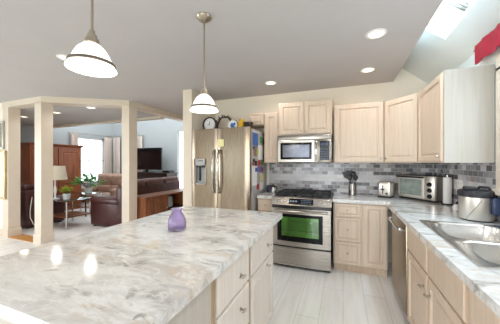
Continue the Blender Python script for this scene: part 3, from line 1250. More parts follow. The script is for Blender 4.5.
# note on the door
m = MB()
m.box(-1.652, -1.552, 2.990, 2.993, 1.60, 1.70)
tag(m.build('paper_note', MT['note'], None), 'pale yellow note stuck high on the right refrigerator door', 'note')

# things pinned on the refrigerator's right side (its face is x = FX + FW - 0.006)
FS = FX + FW - 0.006
pins = [
    ('paper_sheet', 'blue sheet of paper pinned at the top front of the refrigerator side', 'paper', 'blue', 3.12, 3.34, 1.62, 1.80, 0.02),
    ('photograph', 'brown toned snapshot under the blue sheet on the refrigerator side', 'photo', 'brownp', 3.16, 3.28, 1.47, 1.58, 0.02),
    ('paper_sheet', 'white sheet pinned low on the front edge of the refrigerator side', 'paper', 'paper', 3.10, 3.30, 1.05, 1.33, 0.012),
    ('paper_sheet', 'white sheet near the rear edge of the refrigerator side, above the red magnets', 'paper', 'paper', 3.36, 3.56, 1.42, 1.64, 0.012),
    ('magnet', 'green magnet at the top rear of the refrigerator side', 'magnet', 'greenp', 3.44, 3.54, 1.68, 1.77, 0.03),
    ('magnet', 'navy magnet just below the blue sheet on the refrigerator side', 'magnet', 'navy', 3.13, 3.20, 1.56, 1.61, 0.03),
    ('magnet', 'red magnet at mid height on the rear half of the refrigerator side', 'magnet', 'red', 3.36, 3.46, 1.33, 1.41, 0.03),
    ('magnet', 'purple magnet below the red magnet in the middle of the refrigerator side', 'magnet', 'purplep', 3.37, 3.52, 1.235, 1.32, 0.03),
    ('magnet', 'yellow magnet low on the rear half of the refrigerator side', 'magnet', 'note', 3.46, 3.60, 1.09, 1.21, 0.03),
    ('magnet', 'small red magnet lowest on the refrigerator side', 'magnet', 'red', 3.30, 3.38, 0.985, 1.06, 0.03),
    ('magnet', 'small dark magnet in the middle of the refrigerator side front edge', 'magnet', 'blackm', 3.14, 3.20, 1.38, 1.43, 0.03),
    ('paper_sheet', 'pale green card at mid height on the refrigerator side', 'paper', 'greenp', 3.48, 3.62, 1.34, 1.42, 0.012),
]
pins += [
    ('photograph', 'brown snapshot beside the navy magnet high on the refrigerator side', 'photo', 'brownp', 3.22, 3.33, 1.585, 1.615, 0.012),
    ('magnet', 'lime magnet left of the white sheet near the rear edge of the refrigerator side', 'magnet', 'lime', 3.30, 3.35, 1.50, 1.56, 0.03),
    ('magnet', 'black round-cornered magnet beside the red magnet at mid height on the refrigerator side', 'magnet', 'blackm', 3.22, 3.30, 1.33, 1.40, 0.03),
    ('magnet', 'blue magnet beside the purple magnet on the refrigerator side', 'magnet', 'blue', 3.22, 3.32, 1.245, 1.30, 0.03),
    ('magnet', 'dusty brown magnet just above the purple and red pair on the refrigerator side', 'magnet', 'mauve', 3.50, 3.58, 1.425 - 0.19, 1.30, 0.03),
    ('paper_sheet', 'white slip of paper under the yellow magnet on the refrigerator side', 'paper', 'paper', 3.44, 3.60, 0.96, 1.08, 0.012),
    ('magnet', 'crimson magnet at the front edge low on the refrigerator side', 'magnet', 'valance', 3.12, 3.18, 1.34, 1.37, 0.03),
    ('photograph', 'dim brown snapshot at the very top rear of the refrigerator side', 'photo', 'brownp', 3.57, 3.66, 1.66, 1.76, 0.012),
]
for nm, lb, ct, mm, y0, y1, z0, z1, t in pins:
    q = MB()
    q.box(FS + 0.0005, FS + t * 0.3 + 0.0025, y0, y1, z0, z1, 0.0015 if t > 0.02 else 0)
    tag(q.build(nm, MT[mm], None, False), lb, ct)

# things on top of the refrigerator
zf = FH - 0.005
r = thing('clock', 'round white-faced clock with a dark rim standing on the refrigerator', 'clock', (-1.97, 3.32, zf - 0.005), 0)
q = MB()
R = 0.122
ring = lambda rad, y: [(rad * cos(2 * pi * k / 32), y, R + 0.005 + rad * sin(2 * pi * k / 32)) for k in range(32)]
q.loops([ring(R - 0.022, -0.012), ring(R - 0.018, -0.026), ring(R, -0.02), ring(R, 0.02), ring(R - 0.022, 0.02)], False, False)
q.loops([ring(R - 0.022, 0.02), ring(R - 0.022, -0.012)], False, False)
q.build('rim', MT['darkwood'], r)
q = MB()
q.loops([ring(R - 0.021, 0.012), ring(R - 0.021, -0.008)])
fc = q.build('face', MT['ceramic'], r)
q = MB()
q.box(-0.003, 0.003, -0.012, -0.009, R, R + 0.055)
q.box(-0.04, 0.003, -0.012, -0.009, R, R + 0.006)
for k in range(12):
    a = k * pi / 6
    x, z = 0.082 * cos(a), R + 0.005 + 0.082 * sin(a)
    q.box(x - 0.004, x + 0.004, -0.010, -0.0075, z - 0.004, z + 0.004)
q.build('hands', MT['black'], fc, False)
# vine wreath beside the clock
r = thing('wreath', 'dark twig wreath lying behind the clock on the refrigerator', 'wreath', (-1.80, 3.44, zf + 0.012), 0)
q = MB()
rnd = random.Random(3)
for s in range(5):
    ph = rnd.random() * 6
    q.tube([((0.13 + 0.02 * sin(3 * t + ph)) * cos(t), 0.05 + 0.025 * cos(4 * t + ph), 0.14 + (0.11 + 0.015 * sin(5 * t + ph)) * sin(t)) for t in [2 * pi * k / 30 for k in range(31)]], 0.007, 6)
q.build('twigs', MT['darkwood'], r)
q = MB()
for k in range(26):
    t = 2 * pi * k / 26
    q.leaf((0.13 * cos(t), 0.045, 0.14 + 0.11 * sin(t)), (cos(t + rnd.uniform(-1, 1)), -0.5, sin(t + rnd.uniform(-1, 1))), (0, -1, 0.2), 0.05, 0.022)
q.build('leaves', mat('dry_leaf', (112, 84, 74), 0.7, var=0.4), r, False)
# decorative plate
r = thing('plate', 'blue and white plate propped upright on the refrigerator', 'plate', (-1.575, 3.33, zf - 0.005), 0)
q = MB()
R = 0.088
el = lambda rad, y: [(rad * 0.9 * cos(2 * pi * k / 28), y + 0.12 * (rad * sin(2 * pi * k / 28)), R + 0.003 + rad * sin(2 * pi * k / 28)) for k in range(28)]
q.loops([el(R, 0.004), el(R, -0.004), el(R * 0.62, 0.004), el(R * 0.55, 0.004)], False, True)
q.loops([el(R, 0.004), el(R * 0.6, 0.016)], False, True)
pl = q.build('dish', MT['ceramic'], r)
q = MB()
el2 = lambda rad, y, cx, cz: [(cx + rad * cos(2 * pi * k / 14), y + 0.12 * (cz - R), cz + rad * 1.3 * sin(2 * pi * k / 14)) for k in range(14)]
for cx, cz, rr_ in ((-0.012, R + 0.01, 0.028), (0.026, R + 0.03, 0.018), (0.018, R - 0.025, 0.02)):
    q.loops([el2(rr_, 0.006, cx, cz), el2(rr_, -0.002, cx, cz)])
q.build('blue_pattern', MT['blue'], pl)
q = MB()
q.loops([[(x * 1.08, y + 0.012, z * 1.05) for x, y, z in el(R, 0.004)], [(x * 1.08, y + 0.02, z * 1.05) for x, y, z in el(R, 0.004)]])
q.build('stand', MT['darkwood'], r)
# yellow tub
r = thing('canister', 'yellow plastic canister on the refrigerator beside the plate', 'canister', (-1.425, 3.32, zf), 0)
q = MB()
q.lathe([(0.045, 0), (0.052, 0.01), (0.052, 0.10), (0.046, 0.125)], (0, 0, 0), 24)
q.build('body', MT['yellow'], r)
q = MB()
q.lathe([(0.035, 0.125), (0.04, 0.13), (0.04, 0.165), (0.034, 0.172)], (0, 0, 0), 20)
q.build('lid', MT['yellow'], r)
r = thing('box', 'small dark box at the right end of the refrigerator top', 'box', (-1.31, 3.31, zf), 0)
q = MB()
q.box(-0.055, 0.055, -0.05, 0.05, 0, 0.095, 0.003)
q.build('tray', MT['darkwood'], r)
q = MB()
q.box(-0.058, 0.058, -0.053, 0.053, 0.095, 0.12, 0.004)
q.build('lid', MT['darkwood'], r)

# ------------------------------------------------------------------ island
IX0, IX1, IY0, IY1 = -1.555, -0.512, 0.43, 2.135
m = MB()
cells(m, [IX0, IX1], [IY0, IY1], lambda i, j: True, 0.872, 0.915, 0.014)
tag(m.build('island_worktop', MT['marble'], None), 'large veined grey and white stone top of the kitchen island', 'countertop')
IF = -0.56
ISL = 'island cabinets'
far = cabinet('pale island cabinet nearest the range, one drawer over one door', 'cabinet', IF, 1.395, 0, 90, 0.545, 0.62, 0.872,
        [('slab', 0.026, 0.53, 0.648, 0.866, 0.365, 0.745), ('door', 0.026, 0.53, 0.11, 0.632, 0.345, 0.60)], toe=True, m='island', knob=t_knob)
mid = cabinet('pale island cabinet with stacked drawers in the middle of the island', 'cabinet', IF, 0.935, 0, 90, 0.456, 0.62, 0.872,
        [('slab', 0.045, 0.445, 0.652, 0.866, 0.31, 0.735), ('slab', 0.045, 0.445, 0.385, 0.636, 0.31, 0.545), ('slab', 0.045, 0.445, 0.11, 0.37, 0.31, 0.24)], toe=True, m='island', knob=t_knob)
q = MB()
q.box(0.001, 0.036, -0.006, 0.0, 0.11, 0.862)
TAN = wood('tan_stile_wood', (172, 146, 112), (156, 128, 94), 0.5)
q.build('stile', TAN, mid, False)
q = MB()
q.box(0.001, 0.022, -0.006, 0.0, 0.11, 0.862)
q.build('stile', TAN, far, False)
cabinet('plain pale island cabinet at the near end of the island', 'cabinet', IF, 0.475, 0, 90, 0.458, 0.62, 0.872,
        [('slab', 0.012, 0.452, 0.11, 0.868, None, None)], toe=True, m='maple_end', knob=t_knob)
r = thing('backboard', 'plain wooden back under the seating side of the island', 'island back', (IF - 0.625, 0.475, 0))
q = MB()
q.box(-0.02, 0, 0, 1.465, 0, 0.872)
q.build('board', MT['maple'], r, False)
q = MB()
q.box(-0.032, -0.0205, 0, 1.465, 0, 0.1)
q.build('baseboard', MT['trim'], r, False)

# vase
r = thing('vase', 'small lilac ribbed glass vase with a flared neck on the island', 'vase', (-1.055, 1.345, 0.9155))
r.scale = (1.38, 1.38, 1.24)
q = MB()
rib = lambda t: 0.03 * cos(12 * t)
q.lathe([(0.036, 0.0), (0.042, 0.004), (0.0435, 0.03), (0.042, 0.05), (0.034, 0.075), (0.026, 0.092), (0.022, 0.10), (0.025, 0.108), (0.031, 0.116),
         (0.0285, 0.116), (0.022, 0.108), (0.0185, 0.10), (0.023, 0.09), (0.031, 0.074), (0.039, 0.05), (0.040, 0.03), (0.038, 0.01), (0.0, 0.008)], (0, 0, 0), 48, True, True, rib)
q.build('body', MT['vase'], r)

# ------------------------------------------------------------------ things on the worktop
ZT = 0.9155
r = thing('utensil_crock', 'steel utensil crock between the range and the toaster', 'crock', (0.124, 3.68, ZT))
q = MB()
q.lathe([(0.046, 0), (0.05, 0.004), (0.05, 0.165), (0.046, 0.165), (0.046, 0.012), (0, 0.01)], (0, 0, 0), 24)
q.build('body', MT['steelh'], r)


def utensil(name, label, base, tip, kind):
    t = thing(name, label, 'utensil', (0.124, 3.68, ZT))
    b, p = Vector(base), Vector(tip)
    q = MB()
    q.tube([b, b.lerp(p, 0.5), p], 0.005, 8)
    q.build('handle', MT['blackm'], t)
    d = (p - b).normalized()
    s = d.cross(Vector((0, 1, 0))).normalized()
    n_ = s.cross(d)
    q = MB()
    if kind == 'spatula':
        w0, w1, L = 0.018, 0.045, 0.10
        rings = []
        for ww, l in ((w0, 0), (w1, 0.03), (w1, L), (w1 * 0.8, L + 0.008)):
            c_ = p + d * l
            rings.append([c_ + s * ww + n_ * 0.002, c_ - s * ww + n_ * 0.002, c_ - s * ww - n_ * 0.002, c_ + s * ww - n_ * 0.002])
        q.loops(rings)
    else:
        rings = []
        for ww, l, dp in ((0.008, 0, 0), (0.026, 0.02, 0.006), (0.033, 0.045, 0.012), (0.026, 0.07, 0.008), (0.008, 0.085, 0)):
            c_ = p + d * l - n_ * dp
            rings.append([c_ + s * ww * cos(a) + n_ * 0.006 * sin(a) for a in [2 * pi * k / 12 for k in range(12)]])
        q.loops(rings)
    q.build('head', MT['blackm'], t)


utensil('spatula', 'black spatula leaning furthest left in the utensil crock', (0.02, -0.013, 0.02), (-0.058, -0.013, 0.235), 'spatula')
utensil('spatula', 'black spatula standing nearly upright in the utensil crock', (0.012, 0.012, 0.02), (-0.028, 0.018, 0.24), 'spatula')
utensil('ladle', 'black spoon leaning left at the front of the utensil crock', (0.0, -0.027, 0.02), (-0.03, -0.029, 0.21), 'spoon')
utensil('ladle', 'tall black spoon leaning right in the utensil crock', (-0.015, 0, 0.02), (0.010, 0.006, 0.25), 'spoon')
utensil('ladle', 'short black spoon leaning furthest right in the utensil crock', (0.018, 0.02, 0.02), (0.036, 0.024, 0.205), 'spoon')

r = thing('toaster', 'chrome two-slice toaster between the utensil crock and the toaster oven', 'toaster', (0.425, 3.60, ZT), -28)
q = MB()
q.box(0.0, 0.165, 0.0, 0.17, 0.012, 0.21, 0.03, 4)
q.build('shell', MT['psteel'], r)
q = MB()
q.box(0.004, 0.151, 0.003, 0.167, 0, 0.016, 0.004)
q.build('base', MT['blackm'], r)
q = MB()
q.box(0.035, 0.058, 0.03, 0.14, 0.2045, 0.2065)
q.box(0.097, 0.12, 0.03, 0.14, 0.2045, 0.2065)
q.build('slot', MT['black'], r, False)
q = MB()
q.box(0.06, 0.072, -0.0015, 0.002, 0.05, 0.16)
q.box(0.045, 0.088, -0.022, 0.0, 0.10, 0.116, 0.004)
q.cyl((0.115, 0, 0.055), (0.115, -0.012, 0.055), 0.014, 0.012, 14)
q.build('lever', MT['blackm'], r)
q = MB()
q.box(0.148, 0.157, 0.02, 0.15, 0.02, 0.185, 0.004)
q.build('side_panel', MT['blackm'], r)

r = thing('toaster_oven', 'silver toaster oven with three black knobs standing across the corner', 'toaster oven', (0.668, 3.652, ZT), -52)
TW, TD, TH = 0.485, 0.195, 0.30
q = MB()
q.box(0, TW, 0.012, TD, 0.02, TH, 0.008)
cs = q.build('case', MT['psteel'], r)
q = MB()
q.box(0.004, TW - 0.004, 0.015, TD - 0.004, TH - 0.001, TH + 0.004, 0.002)
q.build('top_plate', MT['blackm'], r)
q = MB()
q.nested(0.008, 0.36, 0.03, TH - 0.012, [(0, -0.002), (0.004, -0.006), (0.028, -0.006), (0.030, -0.003)], 0.013)
dr = q.build('door', MT['psteel'], r, False)
q = MB()
q.box(0.039, 0.329, -0.0035, -0.001, 0.062, TH - 0.044)
q.build('window_pane', MT['togl'], dr, False)
q = MB()
q.tube([(0.02, -0.003, TH - 0.018), (0.02, -0.038, TH - 0.016), (0.04, -0.045, TH - 0.016), (0.33, -0.045, TH - 0.016), (0.35, -0.038, TH - 0.016), (0.35, -0.003, TH - 0.018)], 0.010, 8)
q.build('handle', MT['blackm'], dr)
q = MB()
q.box(0.368, TW - 0.004, -0.004, 0.014, 0.026, TH - 0.006, 0.003)
cpn = q.build('control_panel', MT['psteel'], r)
for z in (0.07, 0.138, 0.206):
    q = MB()
    q.cyl((0.424, -0.003, z), (0.424, -0.010, z), 0.027, 0.026, 18)
    q.cyl((0.424, -0.010, z), (0.424, -0.026, z), 0.021, 0.018, 18)
    q.box(0.421, 0.427, -0.030, -0.024, z - 0.018, z + 0.018)
    q.build('knob', MT['black'], cpn)
for x in (0.03, TW - 0.03):
    for y in (0.04, TD - 0.03):
        q = MB()
        q.cyl((x, y, 0), (x, y, 0.022), 0.014, 0.016, 12)
        q.build('foot', MT['blackm'], r)

r = thing('paper_towel_roll', 'white paper towel roll standing beside the toaster oven', 'paper towels', (1.06, 3.22, ZT))
q = MB()
q.lathe([(0.05, 0), (0.05, 0.01), (0.01, 0.014)], (0, 0, 0), 24)
q.build('base', MT['blackm'], r)
q = MB()
q.lathe([(0.018, 0.015), (0.038, 0.015), (0.0385, 0.02), (0.0385, 0.295), (0.037, 0.298), (0.018, 0.298)], (0, 0, 0), 28)
q.build('roll', MT['paper'], r)
q = MB()
q.lathe([(0.006, 0.01), (0.006, 0.305), (0.010, 0.308), (0.010, 0.32), (0, 0.324)], (0, 0, 0), 12)
q.build('post', MT['chrome'], r)

r = thing('pressure_cooker', 'steel electric cooker with a black lid on the right worktop behind the sink', 'cooker', (0.995, 2.45, ZT))
q = MB()
q.lathe([(0.094, 0.0), (0.100, 0.004), (0.108, 0.02), (0.108, 0.185), (0.104, 0.19), (0, 0.19)], (0, 0, 0), 40)
q.build('body', MT['psteel'], r)
q = MB()
q.lathe([(0.104, 0.186), (0.117, 0.19), (0.119, 0.222), (0.112, 0.236), (0.085, 0.243), (0.0, 0.246)], (0, 0, 0), 40)
lid = q.build('lid', MT['blackm'], r)
q = MB()
q.box(-0.095, -0.02, -0.075, -0.005, 0.240, 0.268, 0.012, 3)
q.build('vent_cap', MT['blackm'], lid)
q = MB()
q.tube([(0.02, 0.03, 0.243), (0.03, 0.02, 0.262), (0.06, -0.04, 0.262), (0.065, -0.05, 0.243)], 0.010, 8)
q.build('lid_handle', MT['blackm'], lid)
q = MB()
q.lathe([(0.096, 0.0), (0.103, 0.002), (0.103, 0.008)], (0, 0, 0), 40)
q.build('base_ring', MT['black'], r)
q = MB()
q.box(0.05, 0.115, -0.122, -0.075, 0.06, 0.19, 0.016, 3)
q.build('side_handle', MT['navy'], r)
q = MB()
ca = [(-pi * 0.80 + t * 0.06, 0.012 + 0.011 * t) for t in range(15)]
q.tube([(0.112 * cos(a), 0.112 * sin(a), z) for a, z in ca], 0.003, 6)
q.build('cord', MT['silver'], r)

r = thing('dish_brush', 'small black and white scrubber between the paper towels and the cooker', 'brush', (1.01, 2.86, ZT))
q = MB()
q.lathe([(0.022, 0), (0.028, 0.02), (0.024, 0.045), (0.012, 0.06)], (0, 0, 0), 16)
q.build('head', MT['white'], r)
q = MB()
q.tube([(0, 0, 0.055), (0.004, -0.02, 0.085), (0.008, -0.045, 0.09), (0.012, -0.07, 0.04), (0.016, -0.09, 0.008)], 0.008, 8)
q.build('handle', MT['black'], r)

r = thing('electrical_outlet', 'white outlet plate on the tiled right wall behind the cooker', 'outlet', (XR - 0.0115, 3.06, 1.14))
q = MB()
q.box(0, 0.005, -0.06, 0.06, -0.06, 0.06, 0.002)
q.build('plate', MT['white'], r)
q = MB()
for y in (-0.028, 0.028):
    for z in (-0.022, 0.022):
        q.box(-0.002, 0.001, y - 0.015, y + 0.015, z - 0.013, z + 0.013, 0.001)
q.build('socket', mat('socket_face', (222, 220, 214), 0.4), r, False)

# by the range on the left
r = thing('mug', 'blue mug on the short worktop against the refrigerator', 'mug', (-1.07, 3.60, ZT))
q = MB()
q.lathe([(0.038, 0), (0.042, 0.004), (0.043, 0.11), (0.039, 0.11), (0.038, 0.01), (0, 0.008)], (0, 0, 0), 24)
q.build('body', MT['navy'], r)
q = MB()
q.tube([(-0.02, -0.036, 0.09), (-0.03, -0.06, 0.085), (-0.033, -0.066, 0.055), (-0.03, -0.058, 0.03), (-0.02, -0.038, 0.025)], 0.005, 8)
q.build('handle', MT['navy'], r)
r = thing('coffee_pot', 'small steel coffee pot with a black handle left of the range', 'coffee pot', (-0.985, 3.50, ZT))
q = MB()
q.lathe([(0.042, 0), (0.046, 0.006), (0.043, 0.05), (0.034, 0.085), (0.036, 0.10), (0, 0.10)], (0, 0, 0), 8)
q.build('body', MT['chrome'], r)
q = MB()
q.lathe([(0.037, 0.10), (0.03, 0.115), (0.008, 0.122), (0.010, 0.14), (0, 0.145)], (0, 0, 0), 16)
q.build('lid', MT['black'], r)
q = MB()
q.tube([(0.03, -0.02, 0.095), (0.06, -0.035, 0.105), (0.068, -0.04, 0.08), (0.06, -0.036, 0.04)], 0.007, 8)
q.build('handle', MT['black'], r)

# valance over the sink window
r = thing('valance', 'crimson cloth valance on a rod above the sink window', 'valance', (XR, 2.64, 2.23))
q = MB()
rings = []
N_ = 60
for zz, amp, dx in ((-0.012, 0.012, -0.062), (0.02, 0.012, -0.062), (0.09, 0.010, -0.062), (0.13, 0.008, -0.062), (0.152, 0.006, -0.060)):
    out, inn = [], []
    for k in range(N_ + 1):
        y = -2.1 * k / N_
        wv = amp * sin(k * 1.05) + amp * 0.5 * sin(k * 2.3 + 1)
        out.append((dx + wv, y, zz))
        inn.append((dx + wv + 0.006, y, zz))
    rings.append(out + list(reversed(inn)))
q.loops(rings)
q.build('cloth', MT['valance'], r)
q = MB()
q.tube([(-0.035, 0.03, 0.125), (-0.035, -2.15, 0.125)], 0.007, 8)
q.lathe([(0.004, -0.014), (0.016, -0.007), (0.016, 0.007), (0.004, 0.014)], (-0.035, 0.035, 0.125), 12)
rod = q.build('rod', MT['nickel'], r)
q = MB()
q.box(-0.04, -0.001, -0.05, -0.035, 0.115, 0.135)
q.box(-0.04, -0.001, -2.08, -2.065, 0.115, 0.135)
q.build('bracket', MT['nickel'], rod, False)


# ------------------------------------------------------------------ lamps
def downlight(x, y, z, label, power, group):
    t = thing('recessed_light', label, 'ceiling light', (x, y, z), 0, group)
    q = MB()
    q.lathe([(0.060, 0.0), (0.085, 0.0), (0.083, -0.006), (0.064, -0.008), (0.060, 0.0)], (0, 0, 0), 28, False, False)
    q.build('trim_ring', MT['white'], t)
    q = MB()
    q.lathe([(0.062, -0.001), (0.055, -0.003), (0.0, -0.004)], (0, 0, 0), 24)
    q.build('lens', MT['bulb'], t)
    if power:
        l = bpy.data.lights.new('recessed_bulb', 'SPOT')
        l.energy = power
        l.spot_size = radians(168)
        l.spot_blend = 0.5
        l.shadow_soft_size = 0.06
        l.color = (1.0, 0.96, 0.915)
        o = bpy.data.objects.new('recessed_bulb', l)
        COL.objects.link(o)
        o.parent = t
        o.location = (0, 0, -0.02)
    return t


G1 = 'recessed kitchen lights'
G2 = 'recessed lights beyond the columns'
KP = 8.5
downlight(-2.775, 1.69, CZ, 'recessed ceiling light half hidden behind the nearer pendant', KP, G1)
downlight(0.27, 2.355, CZ, 'recessed ceiling light nearest the skylight', KP, G1)
downlight(0.28, 3.23, CZ, 'recessed ceiling light over the wide wall cupboard', KP, G1)
downlight(-0.95, 3.26, CZ, 'recessed ceiling light in front of the microwave cupboard', KP, G1)
downlight(-6.69, 3.19, 2.412, 'recessed light seen between the two left columns', 17, G2)
downlight(-5.52, 3.18, 2.412, 'recessed light seen just right of the front column', 17, G2)
downlight(-4.42, 3.125, 2.412, 'recessed light seen midway between the front column and the tall column by the sofa', 17, G2)
for i, (x, y) in enumerate(((0.27, 1.48), (0.27, 0.6), (-2.2, -0.4), (-4.3, 0.8))):  # last two are unseen, added to raise the ambient light
    downlight(x, y, CZ, ['recessed ceiling light beside the skylight, above the sink aisle', 'recessed ceiling light overhead at the near end of the sink aisle', 'unseen ceiling light added as fill behind the near end of the island', 'unseen ceiling light added as fill over the dining side of the kitchen'][i], KP, G1)


def pendant(x, y, zb, label):
    t = thing('pendant_lamp', label, 'pendant lamp', (x, y, zb))
    top = CZ - zb
    q = MB()
    q.lathe([(0.0, top), (0.058, top), (0.060, top - 0.006), (0.050, top - 0.022), (0.03, top - 0.034), (0.018, top - 0.038), (0.016, top - 0.05), (0.0, top - 0.052)], (0, 0, 0), 28)
    q.build('canopy', MT['nickel'], t)
    q = MB()
    q.cyl((0, 0, 0.165), (0, 0, top - 0.045), 0.006, None, 12)
    q.build('rod', MT['nickel'], t)
    q = MB()
    q.lathe([(0.0, 0.19), (0.012, 0.19), (0.013, 0.17), (0.022, 0.166), (0.022, 0.150), (0.030, 0.147), (0.033, 0.128), (0.026, 0.118), (0.0, 0.118)], (0, 0, 0), 24)
    q.build('socket_cap', MT['nickel'], t)
    q = MB()
    q.lathe([(0.026, 0.126), (0.040, 0.118), (0.060, 0.098), (0.076, 0.070), (0.086, 0.045), (0.093, 0.030), (0.098, 0.022), (0.107, 0.006), (0.108, 0.0),
             (0.105, 0.001), (0.095, 0.020), (0.083, 0.044), (0.073, 0.068), (0.057, 0.095), (0.038, 0.114), (0.026, 0.122)], (0, 0, 0), 40, False, False)
    q.build('shade', MT['lamp'], t)
    q = MB()
    q.lathe([(0.0930, 0.036), (0.1010, 0.033), (0.1045, 0.020), (0.1015, 0.0185)], (0, 0, 0), 40, False, False)
    q.build('shade_band', MT['bandm'], t)
    q = MB()
    q.lathe([(0.0, 0.03), (0.018, 0.035), (0.028, 0.055), (0.026, 0.075), (0.014, 0.10), (0.012, 0.118)], (0, 0, 0), 18)
    q.build('bulb', MT['bulb'], t)
    l = bpy.data.lights.new('pendant_bulb', 'POINT')
    l.energy = 2.5
    l.shadow_soft_size = 0.05
    l.color = (1.0, 0.9, 0.76)
    o = bpy.data.objects.new('pendant_bulb', l)
    COL.objects.link(o)
    o.parent = t
    o.location = (0, 0, 0.01)


pendant(-1.141, 0.812, 1.825, 'nickel pendant lamp with white glass bell shade nearest the camera')
pendant(-1.0, 1.60, 1.772, 'nickel pendant lamp with white glass bell shade nearest the refrigerator')


# ------------------------------------------------------------------ living room
def seat_set(name, label, cat, loc, rz, w, d, n, m, arm_h, back_h, seat_h=0.44, back_m=None, arm_w=0.22):
    """upholstered seat, front along local y = 0, facing -y"""
    t = thing(name, label, cat, loc, rz)
    q = MB()
    q.box(0.02, w - 0.02, 0.06, d - 0.02, 0.03, 0.30, 0.03)
    q.build('base', MT[m], t)
    for k in (0, 1):
        x0 = 0 if k == 0 else w - arm_w
        q = MB()
        q.box(x0 + 0.015, x0 + arm_w - 0.015, 0.03, d - 0.1, 0.02, arm_h - 0.08, 0.04, 3)
        q.box(x0 - 0.01, x0 + arm_w + 0.01, 0.0, d - 0.08, arm_h - 0.18, arm_h, 0.085, 5)
        q.build('arm', MT[m], t)
    sw = (w - 2 * arm_w) / n
    for i in range(n):
        x0 = arm_w + sw * i
        q = MB()
        q.box(x0 + 0.004, x0 + sw - 0.004, 0.02, d - 0.28, 0.27, seat_h, 0.07, 4)
        q.build('seat_cushion', MT[m], t)
        q = MB()
        for j, (za, zb, ya) in enumerate(((seat_h - 0.04, seat_h + 0.24, d - 0.36), (seat_h + 0.18, back_h - 0.02, d - 0.33))):
            q.box(x0 + 0.004, x0 + sw - 0.004, ya, d - 0.12, za, zb, 0.09, 4)
        q.build('back_cushion', MT[back_m or m], t)
    q = MB()
    q.box(0.03, w - 0.03, d - 0.2, d, 0.04, back_h - 0.12, 0.05, 3)
    q.build('back', MT[m], t)
    for i in range(n):
        x0 = arm_w * 0.3 + (w - arm_w * 0.6) / n * i
        q = MB()
        q.box(x0 + 0.01, x0 + (w - arm_w * 0.6) / n - 0.01, d - 0.24, d + 0.015, back_h - 0.17, back_h, 0.075, 5)
        q.build('head_roll', MT[back_m or m], t)
    for x in (0.08, w - 0.08):
        for y in (0.12, d - 0.1):
            q = MB()
            q.box(x - 0.03, x + 0.03, y - 0.03, y + 0.03, 0, 0.05)
            q.build('foot', MT['darkwood'], t, False)
    return t


ZC = 0.004
seat_set('sofa', 'long maroon leather sofa backed against the wooden console', 'sofa', (-5.17, 5.55, ZC), -90, 1.95, 0.96, 3, 'leather', 0.65, 1.0, back_m='mauve', arm_w=0.3)
seat_set('armchair', 'dark maroon leather armchair seen from behind between the two left columns', 'armchair', (-6.06, 3.72, ZC), 180, 0.98, 0.80, 1, 'leather', 0.62, 0.92)
seat_set('loveseat', 'brown suede loveseat by the window behind the glass coffee table', 'loveseat', (-7.72, 4.98, ZC), 0, 1.62, 0.86, 2, 'suede', 0.62, 1.02)

# armoire, facing the sofa
r = thing('armoire', 'tall cherry wood armoire with panelled doors against the living room wall', 'armoire', (-7.42, 3.67, ZC), 90)
AW, AD, AH = 1.27, 0.62, 1.80
q = MB()
q.box(0, AW, 0, AD, 0.08, AH)
q.build('carcass', MT['cherry'], r, False)
q = MB()
prof = [(0, 0), (0.0, 0.02), (0.03, 0.035), (0.045, 0.06), (0.06, 0.075), (0.06, 0.09)]
q.loops([[(-o, -o, AH + z), (AW + o, -o, AH + z), (AW + o, AD, AH + z), (-o, AD, AH + z)] for o, z in prof])
q.build('cornice', MT['cherry'], r, False)
q = MB()
q.box(-0.03, AW + 0.03, -0.03, AD, 0, 0.12, 0.01)
q.build('plinth', MT['cherry'], r, False)
for k in range(2):
    x0 = 0.03 + k * (AW / 2 - 0.02)
    x1 = x0 + AW / 2 - 0.04
    q = MB()
    q.nested(x0, x1, 0.78, AH - 0.03, [(0, -0.02), (0.004, -0.024), (0.09, -0.024), (0.10, -0.012), (0.12, -0.012), (0.15, -0.020)], -0.001)
    d = q.build('door', MT['cherry'], r, False)
    r_knob(d, x1 - 0.04 if k == 0 else x0 + 0.04, 1.15, -0.024)
    for z0, z1 in ((0.15, 0.44), (0.46, 0.75)):
        q = MB()
        q.nested(x0, x1, z0, z1, SLAB, -0.001)
        d = q.build('drawer', MT['cherry'], r, False)
        r_knob(d, (x0 + x1) / 2, (z0 + z1) / 2, -0.02)

# glass end table near the front column, with lamp and plant
def glass_table(name, label, cx, cy, w, d, h, shelf=None):
    t = thing(name, label, 'table', (cx, cy, ZC))
    q = MB()
    q.box(-w / 2, w / 2, -d / 2, d / 2, h - 0.012, h, 0.003)
    q.build('glass_top', MT['tableglass'], t)
    for sx in (-1, 1):
        for sy in (-1, 1):
            q = MB()
            x, y = sx * (w / 2 - 0.06), sy * (d / 2 - 0.06)
            q.tube([(x * 1.08, y * 1.08, 0), (x * 0.98, y * 0.98, h * 0.5), (x, y, h - 0.013)], 0.018, 10)
            q.build('leg', MT['chrome'], t)
    if shelf:
        q = MB()
        q.box(-w / 2 + 0.06, w / 2 - 0.06, -d / 2 + 0.06, d / 2 - 0.06, shelf, shelf + 0.022, 0.003)
        q.build('shelf', MT['cherry'], t, False)
    return t


glass_table('end_table', 'glass-topped end table with chrome legs beside the front column', -5.62, 3.50, 0.74, 0.62, 0.58, 0.22)
glass_table('coffee_table', 'glass-topped coffee table with chrome legs in front of the loveseat', -6.55, 4.42, 0.95, 0.56, 0.56, 0.22)

